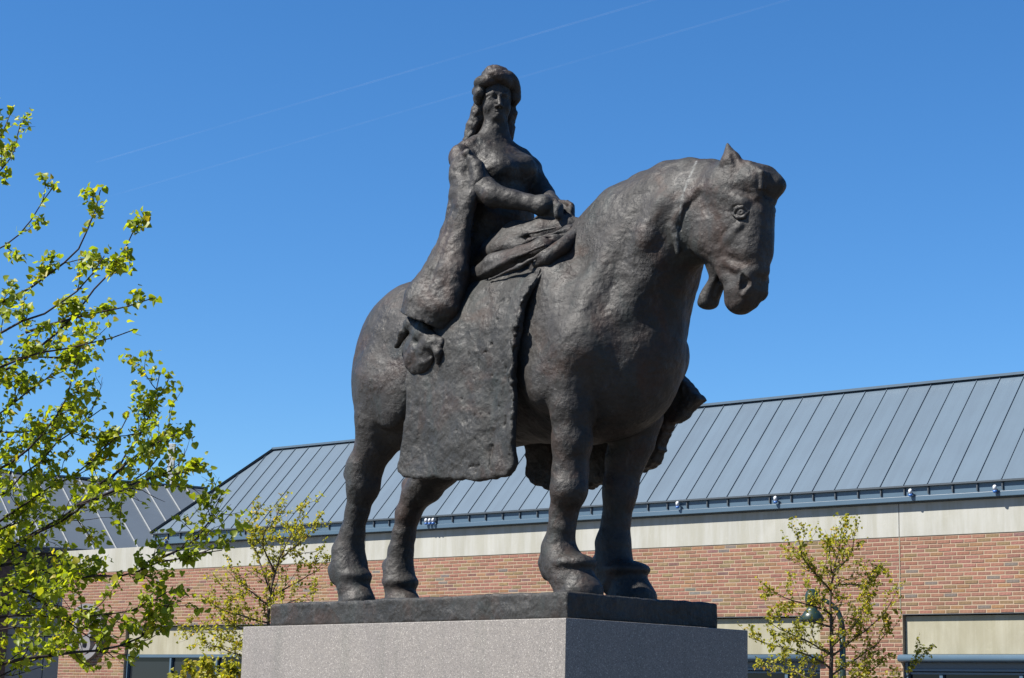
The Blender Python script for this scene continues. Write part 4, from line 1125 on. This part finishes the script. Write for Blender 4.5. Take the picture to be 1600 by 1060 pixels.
def small_tree(label, base_px, depth_, limbs, seed, lsize, tl, step, dens, trunk_r=.05, name='lime_tree'):
    b = at(base_px[0], base_px[1], depth_); b[2] = 0
    t = Tree(name, label, 'trees in front of the hall', b, seed, MAT_LEAF2, MAT_BARK2)
    rr = np.random.default_rng(seed+50)
    for k, L_ in enumerate(limbs):
        dl = rr.uniform(-.9, .9) if k else 0
        pts = [at(x, y, depth_+dl*i/(len(L_)-1)) for i, (x, y) in enumerate(L_)]
        t.main(pts, trunk_r*.26 if k else trunk_r*.6, .002, step, tl, lsize, dens, 1, .3, .2, .10 if k else .3)
    low = at(*limbs[0][0], depth_)
    t.finish((np.array([b, (b+low)/2, low+(0, 0, .05)]), [trunk_r*1.2, trunk_r*.9, trunk_r*.62]))
z3 = lambda x, y: (180+x/2.65, 660+y/2.65)
small_tree('small sparse lime tree in front of the brick wall left of the pedestal', (414, 1000), 24.0, [
 [z3(625, 1060), z3(632, 840), z3(640, 700), z3(660, 620), z3(690, 540), z3(735, 455), z3(760, 380), z3(800, 310)],
 [z3(632, 830), z3(560, 815), z3(480, 790), z3(400, 760), z3(360, 720)],
 [z3(630, 980), z3(520, 925), z3(400, 880), z3(330, 845), z3(280, 880)],
 [z3(640, 700), z3(610, 600), z3(570, 520), z3(545, 440), z3(600, 380)],
 [z3(650, 720), z3(720, 680), z3(790, 650), z3(850, 600), z3(880, 560)],
 [z3(660, 620), z3(620, 540), z3(600, 470), z3(660, 400), z3(700, 340)],
 [z3(690, 560), z3(750, 510), z3(800, 470), z3(850, 380)],
 [z3(640, 760), z3(560, 700), z3(500, 660), z3(450, 600)],
 [z3(640, 780), z3(720, 750), z3(780, 720), z3(830, 700)],
 [z3(630, 900), z3(540, 860), z3(460, 830), z3(420, 790), z3(480, 720)],
 [z3(630, 1000), z3(500, 960), z3(420, 930), z3(360, 900)]], 21, .035, .50, .085, .62)
z2 = lambda x, y: (1120+x/3.333, 800+y/3.333)
small_tree('thin sparse lime tree in front of the brick pier right of the pedestal', (1298, 1060), 22.0, [
 [z2(595, 1000), z2(595, 867), z2(594, 600), z2(590, 400), z2(602, 300), z2(640, 220), z2(655, 130), z2(645, 50)],
 [z2(590, 530), z2(520, 490), z2(450, 478), z2(380, 465), z2(310, 430), z2(258, 390)],
 [z2(590, 410), z2(530, 340), z2(470, 280), z2(435, 220), z2(415, 100)],
 [z2(600, 385), z2(680, 365), z2(740, 395), z2(800, 390), z2(855, 320), z2(860, 280)],
 [z2(600, 750), z2(700, 670), z2(790, 605), z2(860, 550), z2(910, 480), z2(940, 380)],
 [z2(592, 740), z2(520, 700), z2(460, 670), z2(380, 630), z2(290, 600), z2(250, 560)],
 [z2(594, 820), z2(540, 760), z2(450, 740), z2(350, 700), z2(200, 680), z2(175, 640)],
 [z2(595, 960), z2(500, 880), z2(400, 830), z2(300, 800), z2(210, 800)],
 [z2(600, 700), z2(680, 640), z2(740, 560), z2(790, 480), z2(760, 400)],
 [z2(602, 320), z2(680, 260), z2(720, 200), z2(700, 100)],
 [z2(602, 330), z2(570, 250), z2(590, 150), z2(600, 90)],
 [z2(600, 850), z2(700, 780), z2(800, 720), z2(880, 640), z2(950, 570)],
 [z2(600, 920), z2(720, 850), z2(820, 830), z2(900, 750)],
 [z2(600, 1000), z2(800, 960), z2(960, 900), z2(1030, 800), z2(1080, 715)],
 [z2(595, 600), z2(530, 560), z2(480, 600), z2(420, 560)]], 33, .033, .44, .080, .62)
small_tree('leafy tip of a low shrub by the window left of the pedestal', (330, 1080), 20.0, [
 [(330, 1120), (328, 1085), (330, 1060), (333, 1040)], [(330, 1110), (305, 1075), (295, 1058), (272, 1050)], [(330, 1100), (350, 1070), (362, 1050), (372, 1038)], [(330, 1105), (345, 1080), (345, 1055), (352, 1036)], [(325, 1105), (310, 1080), (312, 1060), (316, 1042)]],
 44, .05, .22, .14, .8, .02, 'leafy_shrub')
